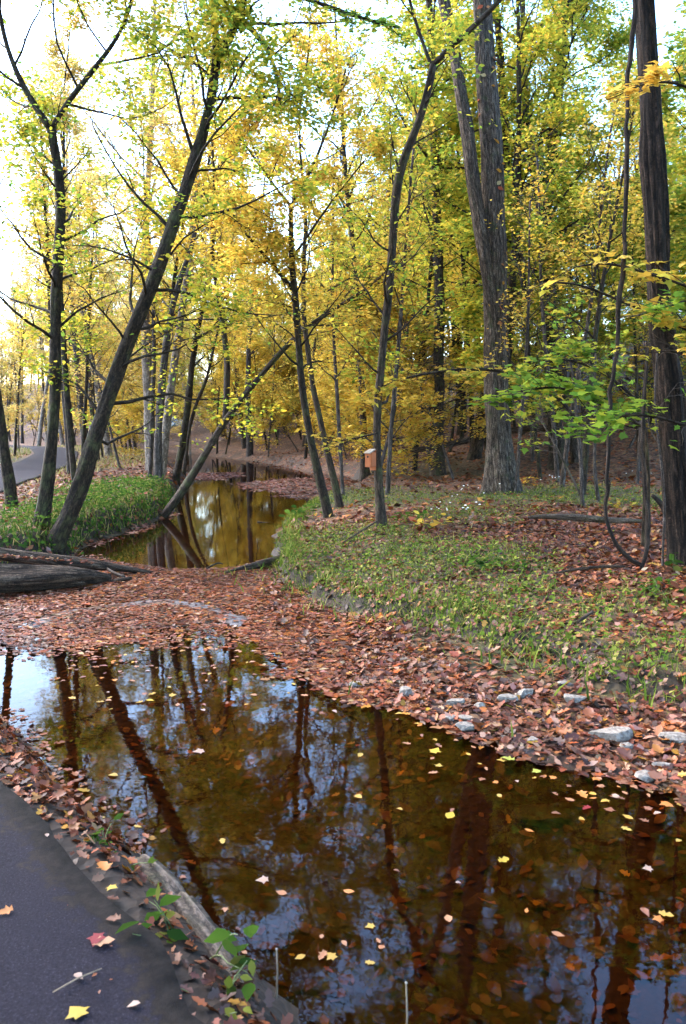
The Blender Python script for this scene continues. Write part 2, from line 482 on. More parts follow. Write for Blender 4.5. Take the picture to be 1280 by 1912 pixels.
def asphalt_mat():
    m, n, l, out = nt('asphalt')
    g = n.new('ShaderNodeNewGeometry')
    at_ = n.new('ShaderNodeAttribute'); at_.attribute_name = 'mask'
    sp = n.new('ShaderNodeSeparateXYZ'); l.new(at_.outputs['Vector'], sp.inputs[0])
    fine = noise(n, l, 140, 3, .7, g.outputs['Position'])
    big = noise(n, l, 1.7, 5, .6, g.outputs['Position'])
    fr = ramp(n, [(.32, (.008, .0066, .0095)), (.6, (.0195, .0162, .0230)), (.8, (.070, .061, .076))]); l.new(fine.outputs['Fac'], fr.inputs[0])
    br = ramp(n, [(.3, (.8, .78, .8)), (.7, (1.15, 1.13, 1.15))]); l.new(big.outputs['Fac'], br.inputs[0])
    c = mix(n, l, 1.0, fr.outputs[0], br.outputs[0], 'MULTIPLY')
    dn = noise(n, l, 14, 6, .7, g.outputs['Position'])
    soil = ramp(n, [(.35, (.007, .005, .004)), (.7, (.030, .022, .018))]); l.new(dn.outputs['Fac'], soil.inputs[0])
    mm = n.new('ShaderNodeMath'); mm.operation = 'ADD'; l.new(sp.outputs[0], mm.inputs[0])
    m2 = n.new('ShaderNodeMath'); m2.operation = 'MULTIPLY_ADD'; m2.inputs[1].default_value = 1.6; m2.inputs[2].default_value = -.8
    l.new(dn.outputs['Fac'], m2.inputs[0]); l.new(m2.outputs[0], mm.inputs[1])
    cr = ramp(n, [(.45, (0, 0, 0)), (.62, (1, 1, 1))]); l.new(mm.outputs[0], cr.inputs[0])
    c = mix(n, l, cr.outputs[0], c, soil.outputs[0])
    b = n.new('ShaderNodeBsdfPrincipled'); b.inputs['Roughness'].default_value = .9; b.inputs['Specular IOR Level'].default_value = .12
    l.new(c, b.inputs['Base Color'])
    bp = n.new('ShaderNodeBump'); bp.inputs['Strength'].default_value = .5; bp.inputs['Distance'].default_value = .006
    l.new(fine.outputs['Fac'], bp.inputs['Height']); l.new(bp.outputs[0], b.inputs['Normal'])
    l.new(b.outputs[0], out.inputs[0])
    return m
M['asphalt'] = asphalt_mat()

def water_mat():
    m, n, l, out = nt('creek_water')
    g = n.new('ShaderNodeNewGeometry')
    n1 = noise(n, l, 7, 2, .5, g.outputs['Position'])
    n2 = noise(n, l, 38, 2, .5, g.outputs['Position'])
    ad = n.new('ShaderNodeMath'); ad.operation = 'MULTIPLY_ADD'; ad.inputs[1].default_value = .10
    l.new(n2.outputs['Fac'], ad.inputs[0]); l.new(n1.outputs['Fac'], ad.inputs[2])
    bp = n.new('ShaderNodeBump'); bp.inputs['Strength'].default_value = .06; bp.inputs['Distance'].default_value = .010
    l.new(ad.outputs[0], bp.inputs['Height'])
    fr = n.new('ShaderNodeFresnel'); fr.inputs['IOR'].default_value = 1.33; l.new(bp.outputs[0], fr.inputs['Normal'])
    gl = n.new('ShaderNodeBsdfGlossy'); gl.inputs['Roughness'].default_value = .0; l.new(bp.outputs[0], gl.inputs['Normal'])
    tr = n.new('ShaderNodeBsdfTransparent'); tr.inputs['Color'].default_value = (.57, .33, .13, 1)
    mx = n.new('ShaderNodeMixShader'); l.new(fr.outputs[0], mx.inputs[0]); l.new(tr.outputs[0], mx.inputs[1]); l.new(gl.outputs[0], mx.inputs[2])
    l.new(mx.outputs[0], out.inputs[0])
    return m
M['water'] = water_mat()

# ------------------------------------------------------------------ ground, water, path
def graded(lo, hi, flo, fhi, fine, grow=1.09, mx=9):
    a = list(np.arange(flo, fhi, fine)); s = fine
    x = a[-1]
    while x < hi:
        s = min(s * grow, mx); x += s; a.append(x)
    s = fine; x = a[0]; pre = []
    while x > lo:
        s = min(s * grow, mx); x -= s; pre.append(x)
    return np.array(pre[::-1] + a)
gx = graded(-330, 330, -7.0, 6.5, 0.085)
gy = graded(-60, 420, 1.0, 19.0, 0.085, 1.05)
XX, YY = np.meshgrid(gx, gy)
SD = {}
ZZ = H(XX, YY, True, SD)
nx, ny = len(gx), len(gy)

def Hs(x, y):
    """bilinear look-up of the built ground"""
    x = np.asarray(x, float); y = np.asarray(y, float)
    i = np.clip(np.searchsorted(gx, x) - 1, 0, nx - 2); j = np.clip(np.searchsorted(gy, y) - 1, 0, ny - 2)
    fx = (x - gx[i]) / (gx[i + 1] - gx[i]); fy = (y - gy[j]) / (gy[j + 1] - gy[j])
    return (ZZ[j, i] * (1 - fx) + ZZ[j, i + 1] * fx) * (1 - fy) + (ZZ[j + 1, i] * (1 - fx) + ZZ[j + 1, i + 1] * fx) * fy

def lut(Gd):
    def f(x, y):
        x = np.asarray(x, float); y = np.asarray(y, float)
        i = np.clip(np.searchsorted(gx, x) - 1, 0, nx - 2); j = np.clip(np.searchsorted(gy, y) - 1, 0, ny - 2)
        fx = (x - gx[i]) / (gx[i + 1] - gx[i]); fy = (y - gy[j]) / (gy[j + 1] - gy[j])
        return (Gd[j, i] * (1 - fx) + Gd[j, i + 1] * fx) * (1 - fy) + (Gd[j + 1, i] * (1 - fx) + Gd[j + 1, i + 1] * fx) * fy
    return f
sd_w1, sd_w2 = lut(SD['w1']), lut(SD['w2'])
sd_bar, sd_path = lut(SD['bar']), lut(SD['path'])

def Hn(x, y, e=0.05):
    dx = (Hs(x + e, y) - Hs(x - e, y)) / (2 * e); dy = (Hs(x, y + e) - Hs(x, y - e)) / (2 * e)
    N = np.stack([-dx, -dy, np.ones_like(dx)], -1)
    return N / np.linalg.norm(N, axis=-1)[..., None]

# where things grow: patches of green given by world-space spots (x, y, radius, weight)
def gp(u, v): return ground(u, v)[:2]
GREEN = [(*gp(620, 1010), 1.3, 1.0), (*gp(720, 1050), 1.3, 1.0), (*gp(560, 1040), .7, .9), (*gp(830, 1040), 1.2, .85), (*gp(700, 1110), .7, .9), (*gp(900, 1130), .9, .9),
         (*gp(1000, 1190), .8, .9), (*gp(1180, 1230), .6, .8), (*gp(780, 930), 2.0, .6), (*gp(640, 930), 1.8, .9), (*gp(1040, 925), 2.2, .9),
         (*gp(1180, 935), 1.6, .8), (*gp(940, 1060), .7, .8), (*gp(1150, 1130), .8, .5), (*gp(880, 960), 1.4, .6), (*gp(700, 880), 3.0, .6), (*gp(820, 880), 2.5, .5),
         (*gp(60, 990), .8, .9), (*gp(120, 970), .9, 1.0), (*gp(190, 960), 1.0, 1.1), (*gp(235, 940), 1.3, 1.2), (*gp(280, 915), 1.6, 1.1), (*gp(10, 1010), .7, .7),
         (-13, 26, 3.0, .6), (-16, 34, 5, .7), (-26, 48, 9, .6)]
def green(x, y):
    x = np.asarray(x, float); y = np.asarray(y, float)
    s = np.zeros(x.shape)
    for (a, b, r, w) in GREEN:
        s = np.maximum(s, w * np.exp(-((x - a) ** 2 + (y - b) ** 2) / (r * r)))
    return np.clip(s * 1.45 - 0.55 * (1 - fbm(x * 1.6, y * 1.6, 77)) + 0.12, 0, 1)

gr = green(XX, YY)
mask = np.zeros((ny, nx, 3))
sl = np.hypot(np.gradient(ZZ, gy, axis=0), np.gradient(ZZ, gx, axis=1))
mask[..., 0] = np.clip(0.85 - 1.3 * sstep(.28, .6, sl), 0, 1)
mask[..., 1] = np.clip(gr * .9, 0, .9) * (1 - .9 * sstep(.28, .6, sl))
mask[..., 2] = sstep(0.03, -0.02, ZZ)
mask[..., 0] *= np.where((YY < 4.6) & (XX < .6), 0, 1)
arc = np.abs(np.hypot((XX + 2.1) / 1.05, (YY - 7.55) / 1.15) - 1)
sheen_tint = np.where(YY > 7.5, sstep(.15, .07, arc), 0) * sstep(.3, .6, fbm(XX * 3, YY * 3, 63))  # pale wet sky sheen on the shallows, painted into the floor colour
idx = np.arange(nx * ny).reshape(ny, nx)
Q = np.stack([idx[:-1, :-1], idx[:-1, 1:], idx[1:, 1:], idx[1:, :-1]], -1).reshape(-1, 4)
me = mk_mesh('forest_floor', np.stack([XX, YY, ZZ], -1).reshape(-1, 3), Q, M['ground'], attrs={'mask': mask.reshape(-1, 3), 'sheen_tint': np.repeat(sheen_tint.reshape(-1, 1), 3, 1)}, smooth=True)
link('forest_floor', me, kind='structure', label='leaf covered forest floor with creek bed and banks')

wv = np.array([(-60, -20, 0), (40, -20, 0), (40, 95, 0), (-60, 95, 0)], float)
link('creek_water', mk_mesh('creek_water', wv, [(0, 1, 2, 3)], M['water']), kind='structure', label='still brown creek water mirroring the trees')

def build_path():
    n = len(PR); m = 9
    f = np.linspace(0, 1, m)
    f = np.array([0, .004, .04, .09, .16, .40, .75, .95, 1.0])
    jit = (fbm(PT * 2.3, PT * 0, 51) - .5) * .22 * np.clip(PT / 3, .5, 1)
    A = PR + (PR - PL) / np.linalg.norm(PR - PL, axis=1)[:, None] * jit[:, None]
    P = A[:, None, :] * (1 - f)[None, :, None] + PL[:, None, :] * f[None, :, None]
    Z = path_z(P[..., 0], P[..., 1]) + 0.012 + (fbm(P[..., 0] * 1.2, P[..., 1] * 1.2, 55) - .5) * .015
    Z[:, 0] -= .09; Z[:, -1] -= .09
    V = np.concatenate([P, Z[..., None]], -1)
    mk = np.zeros((n, m, 3)); mk[..., 0] = np.array([1, .95, .5, .1, -.3, -.5, -.3, .6, 1])[None, :]
    ii = np.arange(n * m).reshape(n, m)
    Q = np.stack([ii[:-1, :-1], ii[1:, :-1], ii[1:, 1:], ii[:-1, 1:]], -1).reshape(-1, 4)
    return mk_mesh('asphalt_path', V.reshape(-1, 3), Q, M['asphalt'], attrs={'mask': mk.reshape(-1, 3)}, smooth=True)
link('asphalt_path', build_path(), kind='structure', label='dark asphalt footpath curving from the foreground to the left woods')

# ------------------------------------------------------------------ leaf clouds
def tmpl(kind):
    if kind == 'kite':       # two triangles, folded along the midrib
        V = [(0, 0, 0), (.33, .45, .10), (0, 1, -.05), (-.33, .45, .10)]
        Fc = [(0, 1, 2), (0, 2, 3)]
    elif kind == 'oval':
        V = [(0, 0, 0), (.22, .22, .05), (.29, .52, .07), (0, 1, -.10), (-.29, .52, .07), (-.22, .22, .05), (0, .45, 0)]
        Fc = [(0, 1, 6), (1, 2, 6), (2, 3, 6), (3, 4, 6), (4, 5, 6), (5, 0, 6)]
    elif kind == 'maple':
        o = [(0, .02), (.30, -.04), (.25, .17), (.56, .36), (.33, .45), (.24, .60), (0, 1), (-.24, .60), (-.33, .45), (-.56, .36), (-.25, .17), (-.30, -.04)]
        V = [(x, y, -.35 * (x * x) - .22 * (y - .35) ** 2 + .06 * ((i * 7) % 3 - 1)) for i, (x, y) in enumerate(o)] + [(0, .33, .03)]
        Fc = [(i, (i + 1) % 12, 12) for i in range(12)]
    elif kind == 'curl':      # dry, curled lobed leaf
        o = [(0, 0), (.26, .02), (.2, .2), (.5, .36), (.25, .48), (.3, .72), (0, 1), (-.3, .7), (-.22, .46), (-.48, .34), (-.2, .18), (-.25, .03)]
        V = [(x * .85, y, .75 * (x * x) + .35 * (y - .45) ** 2 + .05 * ((i * 5) % 3 - 1)) for i, (x, y) in enumerate(o)] + [(0, .4, 0)]
        Fc = [(i, (i + 1) % 12, 12) for i in range(12)]
    elif kind == 'blade':
        V = [(-.035, 0, 0), (.035, 0, 0), (.03, .45, .10), (-.03, .45, .10), (0, 1, .42)]
        Fc = [(0, 1, 2), (0, 2, 3), (3, 2, 4)]
    V = np.array(V, float)
    return V, np.array(Fc)

def leaf_cloud(P, N, size, cols, kind, rng, heading=None):
    """one leaf per row of P, facing N, sized size, with colour cols"""
    tv, tf = tmpl(kind)
    n = len(P)
    a = rng.uniform(0, 2 * math.pi, n) if heading is None else heading
    ref = np.stack([np.cos(a), np.sin(a), np.zeros(n)], 1)
    T = ref - N * np.sum(ref * N, 1)[:, None]
    T /= np.linalg.norm(T, axis=1)[:, None] + 1e-9
    S = np.cross(T, N)
    sx = size * rng.uniform(.75, 1.15, n)
    szz = size * rng.uniform(-.3, 1.3, n) if kind not in ('blade',) else size * rng.uniform(.1, 1.6, n)
    V = P[:, None, :] + tv[None, :, 0, None] * (S * sx[:, None])[:, None, :] + tv[None, :, 1, None] * (T * size[:, None])[:, None, :] + tv[None, :, 2, None] * (N * szz[:, None])[:, None, :]
    k = len(tv)
    Fa = (tf[None] + (np.arange(n) * k)[:, None, None]).reshape(-1, 3)
    C = np.repeat(cols[:, None, :], k, 1).reshape(-1, 3)
    return V.reshape(-1, 3), Fa, C

def rand_up(n, rng, tilt):
    th = np.abs(rng.normal(0, tilt, n)); az = rng.uniform(0, 2 * math.pi, n)
    return np.stack([np.sin(th) * np.cos(az), np.sin(th) * np.sin(az), np.cos(th)], 1)

PAL = {
 'yellow': ([(.66, .45, .06), (.68, .48, .09), (.60, .44, .07), (.48, .41, .06), (.60, .33, .05), (.30, .32, .05)], [.26, .2, .2, .14, .11, .09]),
 'gold': ([(.64, .43, .05), (.58, .34, .05), (.66, .48, .10), (.46, .25, .05), (.44, .40, .07)], [.32, .15, .24, .07, .22]),
 'yelgreen': ([(0.572, 0.466, 0.054), (0.413, 0.413, 0.048), (0.254, 0.339, 0.042), (0.657, 0.466, 0.048), (0.138, 0.233, 0.036)], [.24, .27, .23, .13, .13]),
 'green': ([(.10, .20, .03), (.16, .27, .035), (.25, .34, .04), (.42, .40, .045), (.06, .13, .025)], [.24, .28, .24, .14, .10]),
 'olive': ([(0.528, 0.429, 0.048), (0.363, 0.374, 0.042), (0.616, 0.462, 0.048), (0.209, 0.286, 0.036), (0.616, 0.363, 0.048)], [.28, .27, .2, .18, .07]),
 'pale': ([(.62, .46, .14), (.58, .40, .12), (.52, .44, .12), (.60, .36, .10), (.40, .40, .10)], [.3, .22, .2, .14, .14]),
 'litter': ([(0.174, 0.043, 0.014), (0.110, 0.028, 0.010), (0.208, 0.065, 0.022), (0.243, 0.107, 0.050), (0.064, 0.020, 0.009), (0.243, 0.065, 0.011), (0.319, 0.142, 0.015), (0.034, 0.012, 0.006)], [.2, .18, .14, .09, .15, .11, .04, .09]),
 'litterpink': ([(0.193, 0.074, 0.039), (0.235, 0.115, 0.074), (0.150, 0.046, 0.021), (0.106, 0.031, 0.016), (0.278, 0.157, 0.102), (0.225, 0.066, 0.018), (0.054, 0.018, 0.012)], [.2, .15, .19, .16, .08, .11, .11]),
 'litterdark': ([(0.130, 0.048, 0.020), (0.084, 0.033, 0.014), (0.186, 0.072, 0.027), (0.223, 0.103, 0.035), (0.056, 0.024, 0.013)], [.28, .24, .2, .14, .14]),
 'bright': ([(.62, .40, .04), (.56, .24, .04), (.46, .20, .09), (.58, .44, .22), (.44, .12, .06)], [.3, .2, .2, .2, .1]),
 'grass': ([(0.084, 0.132, 0.020), (0.134, 0.186, 0.027), (0.213, 0.230, 0.041), (0.314, 0.274, 0.081), (0.050, 0.083, 0.016)], [.26, .27, .22, .13, .12]),
 'grassdry': ([(.30, .26, .09), (.20, .21, .06), (.38, .30, .13), (.13, .16, .04)], [.3, .3, .2, .2]),
 'lush': ([(0.046, 0.099, 0.017), (0.070, 0.132, 0.020), (0.101, 0.158, 0.026), (0.027, 0.066, 0.014), (0.155, 0.172, 0.034)], [.26, .26, .2, .18, .1]),
}
def pick(pal, n, rng, jit=.12):
    c, w = PAL[pal]
    w = np.array(w); w = w / w.sum()
    C = np.array(c)[rng.choice(len(c), n, p=w)]
    return np.clip(C * rng.uniform(1 - jit, 1 + jit, (n, 1)) * rng.uniform(1 - jit * .5, 1 + jit * .5, (n, 3)), 0.003, .9)

# ------------------------------------------------------------------ trees
def unit(v): return v / (np.linalg.norm(v) + 1e-9)

def wander(p0, d, L, nseg, wig, rise, rng):
    P = [np.array(p0, float)]; d = unit(np.array(d, float)); s = L / nseg
    for i in range(nseg):
        d = unit(d + rng.normal(0, wig, 3) + np.array([0, 0, rise]))
        P.append(P[-1] + d * s)
    return np.array(P)

def interp_poly(P, R, t):
    L = np.r_[0, np.cumsum(np.linalg.norm(np.diff(P, axis=0), axis=1))]
    s = t * L[-1]
    p = np.array([np.interp(s, L, P[:, i]) for i in range(3)]); r = np.interp(s, L, R)
    i = min(max(np.searchsorted(L, s) - 1, 0), len(P) - 2)
    return p, r, unit(P[i + 1] - P[i])

def grow(stem, tub, LP, rng, n1=14, t0=.35, t1=1.0, len1=2.5, incl=55, rise=.05, n2=6, n3=4, wig=.16, flat=.6, rmax=.5, lpt=6, shrink=.55, zmin=None):
    """branches of three orders on a stem; LP collects leaf spots"""
    P, R = stem
    for i in range(n1):
        tt = (i + rng.uniform(.1, .9)) / n1
        t = t0 + (t1 - t0) * tt
        p, r, ax = interp_poly(P, R, min(t, .995))
        az = i * 2.4 + rng.uniform(-.6, .6)
        a = np.cross(ax, [math.cos(az), math.sin(az), .01]); a = unit(a)
        inc = math.radians(incl * rng.uniform(.75, 1.2) * (1 - .35 * tt))
        d = unit(math.cos(inc) * ax + math.sin(inc) * a)
        L = len1 * (1 - shrink * tt) * rng.uniform(.65, 1.2)
        B = wander(p, d, L, 7, wig, rise, rng)
        r0 = min(rmax * r, .011 * L + .006)
        tub.add(B, np.linspace(r0, .004, 8), 5, cap=False)
        for j in range(n2):
            t2 = .22 + .78 * (j + rng.uniform(0, 1)) / n2
            q, rr, bx = interp_poly(B, np.linspace(r0, .004, 8), min(t2, .99))
            sgn = 1 if j % 2 else -1
            side = unit(np.cross(bx, [0, 0, 1]) * flat + rng.normal(0, .35, 3))
            d2 = unit(bx * .75 + side * sgn * rng.uniform(.5, 1.0) + np.array([0, 0, .08]))
            L2 = L * .42 * (1 - .45 * t2) * rng.uniform(.7, 1.3) + .15
            C = wander(q, d2, L2, 4, wig * 1.2, rise * .3, rng)
            tub.add(C, np.linspace(max(.004, rr * .55), .0025, 5), 3, cap=False)
            LP.append(C[1:]);
            for k in range(n3):
                q3, _, cx = interp_poly(C, np.ones(5), rng.uniform(.2, 1))
                d3 = unit(cx + rng.normal(0, .6, 3) * np.array([1, 1, .5]))
                D = wander(q3, d3, L2 * .45 * rng.uniform(.6, 1.3) + .08, 3, .2, -.02, rng)
                tub.add(D, [.003, .0026, .0022, .0015], 3, cap=False)
                LP.append(D[1:])

def leaves_from(LP, n, rng, spread=.10, clump=1.25):
    P = np.vstack(LP)
    w = vnoise(P[:, 0] * clump + P[:, 2] * clump * .7, P[:, 1] * clump - P[:, 2] * clump * .9, 17)
    w = np.clip((w - .30) * 2.2, .02, 1); w /= w.sum()
    i = rng.choice(len(P), n, p=w)
    off = rng.normal(0, spread, (n, 3)) * np.array([1, 1, .6])
    return P[i] + off

LEAFVAR = {}
def leaf_variants(kind, pal, n=7):
    k = (kind, pal)
    if k not in LEAFVAR:
        r = np.random.default_rng(hash(kind + pal) % 1000 if False else sum(map(ord, kind + pal)))
        L = []
        for c in pick(pal, n, r):
            V, Fc, C = leaf_cloud(np.zeros((1, 3)), np.array([[0, 0, 1.0]]), np.ones(1), c[None], kind, r, np.array([math.pi / 2]))
            L.append(mk_mesh('leaf', V, Fc, M['leaf'], C))
        LEAFVAR[k] = L
    return LEAFVAR[k]

def frame_euler(N, a):
    from mathutils import Matrix
    ref = np.array([math.cos(a), math.sin(a), 0]); T = unit(ref - N * np.dot(ref, N)); S = np.cross(T, N)
    return Matrix(((S[0], T[0], N[0]), (S[1], T[1], N[1]), (S[2], T[2], N[2]))).to_euler()

def leaf_objects(root, base, P, N, size, kind, pal, rng, name='leaf'):
    vs_ = leaf_variants(kind, pal)
    for p, nn, s in zip(P, N, size):
        o = link(name, vs_[rng.integers(len(vs_))], root, p - base)
        o.rotation_euler = frame_euler(nn, rng.uniform(0, 6.28)); o.scale = (s, s, s)

def add_crown(root, base, P, rng, size, kind, pal, tilt=.55, nobj=0, name='crown', szj=.25, droop=0):
    n = len(P)
    if n == 0: return
    N = rand_up(n, rng, tilt)
    sz = size * rng.uniform(1 - szj * 1.4, 1 + szj, n)
    if nobj:
        # the leaves that show largest are objects of their own
        dist = np.linalg.norm(P - np.array([0, 0, CAMZ]), axis=1)
        inview = (np.abs(P[:, 0]) < P[:, 1] * .45) & (P[:, 2] < CAMZ + P[:, 1] * .52)
        o = np.argsort(np.where(inview, dist / sz, 1e9))[:nobj]
        leaf_objects(root, base, P[o], N[o], sz[o], kind, pal, rng)
        keep = np.ones(n, bool); keep[o] = False
        P, N, sz = P[keep], N[keep], sz[keep]
    if len(P) == 0: return
    V, Fc, C = leaf_cloud(P, N, sz, pick(pal, len(P), rng), kind, rng)
    link(name, mk_mesh(name, V - base, Fc, M['leaf'], C), root, kind='stuff')

def px_stem(pts, Y0, lean=0.0, base=None, wf=1.0):
    """pixel trace (u, v, width) of a trunk at depth Y0 -> points and radii, leaning towards +Y by lean over its length"""
    P, R = [], []
    q = np.array(pts, float)[:, :2]
    t = np.r_[0, np.cumsum(np.linalg.norm(np.diff(q, axis=0), axis=1))]
    for i, (u, v, w) in enumerate(pts):
        Y = Y0 + lean * t[i] / t[-1]
        P.append(at(u, v, Y)); R.append(w * .46 / F * Y * wf)
    if base is not None: P[0] = np.array(base)
    return np.array(P), np.array(R)

def extend(P, R, h, rng, end=.02, wig=.12):
    """carry a stem on above the picture's edge"""
    d = unit(P[-1] - P[-2]); d = unit(d * .6 + np.array([0, 0, .4]))
    n = 7
    Q = wander(P[-1], d, h, n, wig, .08, rng)[1:]
    return np.vstack([P, Q]), np.r_[R, np.linspace(R[-1], end, n + 1)[1:]]

def tree(name, label, stems, bark, seed, grows, leaf=('kite', 'yellow', .11), nleaf=6000, cat='tree', group=None, flare=.6, fur=.16, nobj=0,
         sides=16, step=.12, tilt=.55, lump=.11, spread=.10, sink=.25, extra=None):
    rng = np.random.default_rng(seed)
    base = stems[0][0][0].copy()
    root = link(name, None, None, base, label=label, cat=cat, group=group)
    LP = []
    tw = Tubes(); used = False
    for i, (P, R) in enumerate(stems):
        Q, q, tt = smooth_poly(P, R, step)
        if i == 0:
            d = unit(Q[0] - Q[1]); d = unit(d + np.array([0, 0, -1.5]))
            Q = np.vstack([Q[0] + d * sink, Q]); q = np.r_[q[0], q]
        tb = Tubes().add(Q, q, sides if i == 0 else max(8, sides * 2 // 3), True, fur, seed + i, flare if i == 0 else 0, 9, lump)
        link('trunk' if i == 0 else 'limb', tb.mesh('trunk', bark, base), root)
    for si, kw in grows:
        P, R = stems[si]
        grow((P, R), tw, LP, rng, **kw); used = True
    if used:
        link('branches', tw.mesh('branches', bark, base), root, kind='stuff')
        if nleaf:
            P = leaves_from(LP, nleaf, rng, spread)
            add_crown(root, base, P, rng, leaf[2], leaf[0], leaf[1], tilt, nobj)
    return root

def foot(u, v): return ground(u, v)

# --- the leaning dark tree of the left bank
b = foot(100, 1020); Y = b[1]
P, R = px_stem([(100, 1020, 46), (128, 962, 42), (165, 870, 38), (200, 740, 34), (245, 620, 32), (290, 520, 30), (330, 400, 28), (360, 310, 26), (392, 210, 22), (404, 112, 19)], Y, .8, b, .85)
YT = Y + .8
Pa, Ra = px_stem([(404, 112, 15), (402, 60, 13), (398, 0, 12)], YT, .1); Pa, Ra = extend(Pa, Ra, 4, rng)
Pb, Rb = px_stem([(404, 112, 16), (428, 72, 16), (452, 20, 15), (462, -30, 14)], YT, .1); Pb, Rb = extend(Pb, Rb, 4.5, rng)
Pc, Rc = px_stem([(448, 38, 9), (480, 62, 8), (520, 125, 7), (522, 200, 6)], YT, -.6)
tree('leaning_tree', 'dark mossy tree leaning right from the left bank beside the fallen logs',
     [(P, R), (Pa, Ra), (Pb, Rb), (Pc, Rc)], M['bark_dark'], 3,
     [(0, dict(n1=26, t0=.22, len1=2.1, incl=70, n2=5, n3=3, rise=.0, shrink=.1)), (1, dict(n1=16, t0=.05, len1=2.8, n2=6)), (2, dict(n1=18, t0=.05, len1=3.0, n2=6)),
      (3, dict(n1=9, t0=.15, len1=.9, n2=6, n3=4, incl=75, shrink=.2))],
     ('oval', 'yelgreen', .086), 21000, nobj=260, sides=28, fur=.14, lump=.13)
# --- its forked neighbour
b = foot(75, 987); Y = b[1]
P, R = px_stem([(75, 987, 32), (84, 930, 29), (95, 850, 25), (104, 720, 22), (103, 600, 21), (105, 505, 21), (117, 400, 19), (111, 330, 18), (95, 243, 17)], Y, .5, b)
Pa, Ra = px_stem([(95, 243, 13), (72, 210, 12), (52, 180, 11), (32, 140, 10), (14, 95, 9), (2, 55, 8)], Y + .5, .2); Pa, Ra = extend(Pa, Ra, 3.5, rng)
Pb, Rb = px_stem([(95, 243, 11), (112, 208, 10), (150, 160, 10), (190, 110, 9), (216, 80, 8), (236, 40, 7), (248, 0, 7)], Y + .5, .4); Pb, Rb = extend(Pb, Rb, 3.5, rng)
tree('forked_tree', 'slim dark tree forking in a wide Y at upper left',
     [(P, R), (Pa, Ra), (Pb, Rb)], M['bark_dark'], 5,
     [(0, dict(n1=14, t0=.4, len1=2.0, incl=70, n2=5, n3=3)), (1, dict(n1=15, t0=.05, len1=2.3, n2=6)), (2, dict(n1=15, t0=.05, len1=2.4, n2=6))],
     ('oval', 'yelgreen', .086), 13000, nobj=200, sides=18)
b = foot(139, 905); Y = b[1]
P, R = px_stem([(139, 905, 13), (133, 830, 13), (125, 740, 12), (118, 640, 11), (113, 540, 9), (108, 430, 8), (120, 330, 6), (118, 250, 5)], Y, .3, b); P, R = extend(P, R, 3, rng, .008)
tree('slender_tree', 'thin dark stem standing just right of the forked tree',
     [(P, R)], M['bark_dark'], 6, [(0, dict(n1=14, t0=.35, len1=1.6, incl=60, n2=5, n3=3))], ('oval', 'pale', .095), 5000, sides=10, nobj=60)
b = foot(22, 946); Y = b[1]
P, R = px_stem([(22, 946, 24), (14, 880, 21), (4, 800, 18), (-8, 720, 17), (-30, 600, 16), (-50, 450, 14)], Y, .2, b); P, R = extend(P, R, 5, rng)
tree('leaning_tree', 'dark trunk at the left picture edge leaning out of view',
     [(P, R)], M['bark_dark'], 8, [(0, dict(n1=16, t0=.3, len1=2.2, incl=60, n2=5, n3=3))], ('oval', 'green', .10), 1000, sides=14, nobj=60)
# --- low leaning trunk over the upper pool
b = foot(303, 966); Y = b[1]
P, R = px_stem([(303, 966, 24), (325, 940, 25), (352, 900, 23), (390, 832, 22), (430, 770, 19), (480, 710, 16), (520, 660, 15), (555, 625, 15), (600, 590, 13), (650, 562, 11), (700, 530, 8), (740, 490, 5)], Y, 1.0, b, .68)
Pa, Ra = px_stem([(420, 785, 13), (423, 730, 13), (425, 670, 12), (418, 610, 11), (405, 550, 9), (398, 500, 8), (392, 430, 7), (402, 350, 5), (395, 260, 4)], Y + .45, .6)
tree('leaning_tree', 'bare trunk slanting low over the upper pool with an upright shoot',
     [(P, R), (Pa, Ra)], M['bark_brown'], 9, [(0, dict(n1=10, t0=.6, len1=1.6, incl=50, n2=5, n3=3)), (1, dict(n1=16, t0=.3, len1=1.7, incl=55, n2=5, n3=3))],
     ('oval', 'yellow', .105), 5500, flare=.3, nobj=60)
# --- trunks crowding the left bank
for k, (nm, lab, pts, bk, pal, nl) in enumerate([
    ('bank_tree', 'rough grey brown trunk with a pale patch among bank grass', [(298, 905, 19), (293, 850, 15), (298, 760, 15), (303, 690, 14), (312, 620, 13), (328, 540, 11), (352, 480, 9), (372, 400, 7)], 'bark_far', 'yellow', 4500),
    ('bank_tree', 'thin dark trunk nearest left in the bank clump', [(279, 893, 8), (281, 840, 8), (284, 760, 9), (288, 660, 8), (286, 580, 7), (280, 470, 6)], 'bark_far', 'pale', 2500),
    ('bank_tree', 'dark mossy trunk leaning right at the bank clump edge', [(328, 893, 14), (337, 850, 13), (346, 790, 13), (352, 740, 13), (362, 650, 11), (372, 600, 10), (392, 520, 8), (400, 450, 6)], 'bark_dark', 'yellow', 4500),
    ('bank_tree', 'slim forked trunk behind the mossy leaning one', [(343, 885, 8), (352, 800, 8), (368, 745, 7), (385, 715, 6), (400, 640, 5), (430, 540, 4)], 'bark_brown', 'gold', 3000)]):
    b = foot(*pts[0][:2]); Y = b[1]
    P, R = px_stem(pts, Y, .4, b); P, R = extend(P, R, 3.5, rng, .01)
    tree(nm, lab, [(P, R)], M[bk], 20 + k, [(0, dict(n1=18, t0=.3, len1=2.3, incl=60, n2=6, n3=4))], ('kite', pal, .12), nl, sides=12, nobj=0, group='trees of the left bank clump')
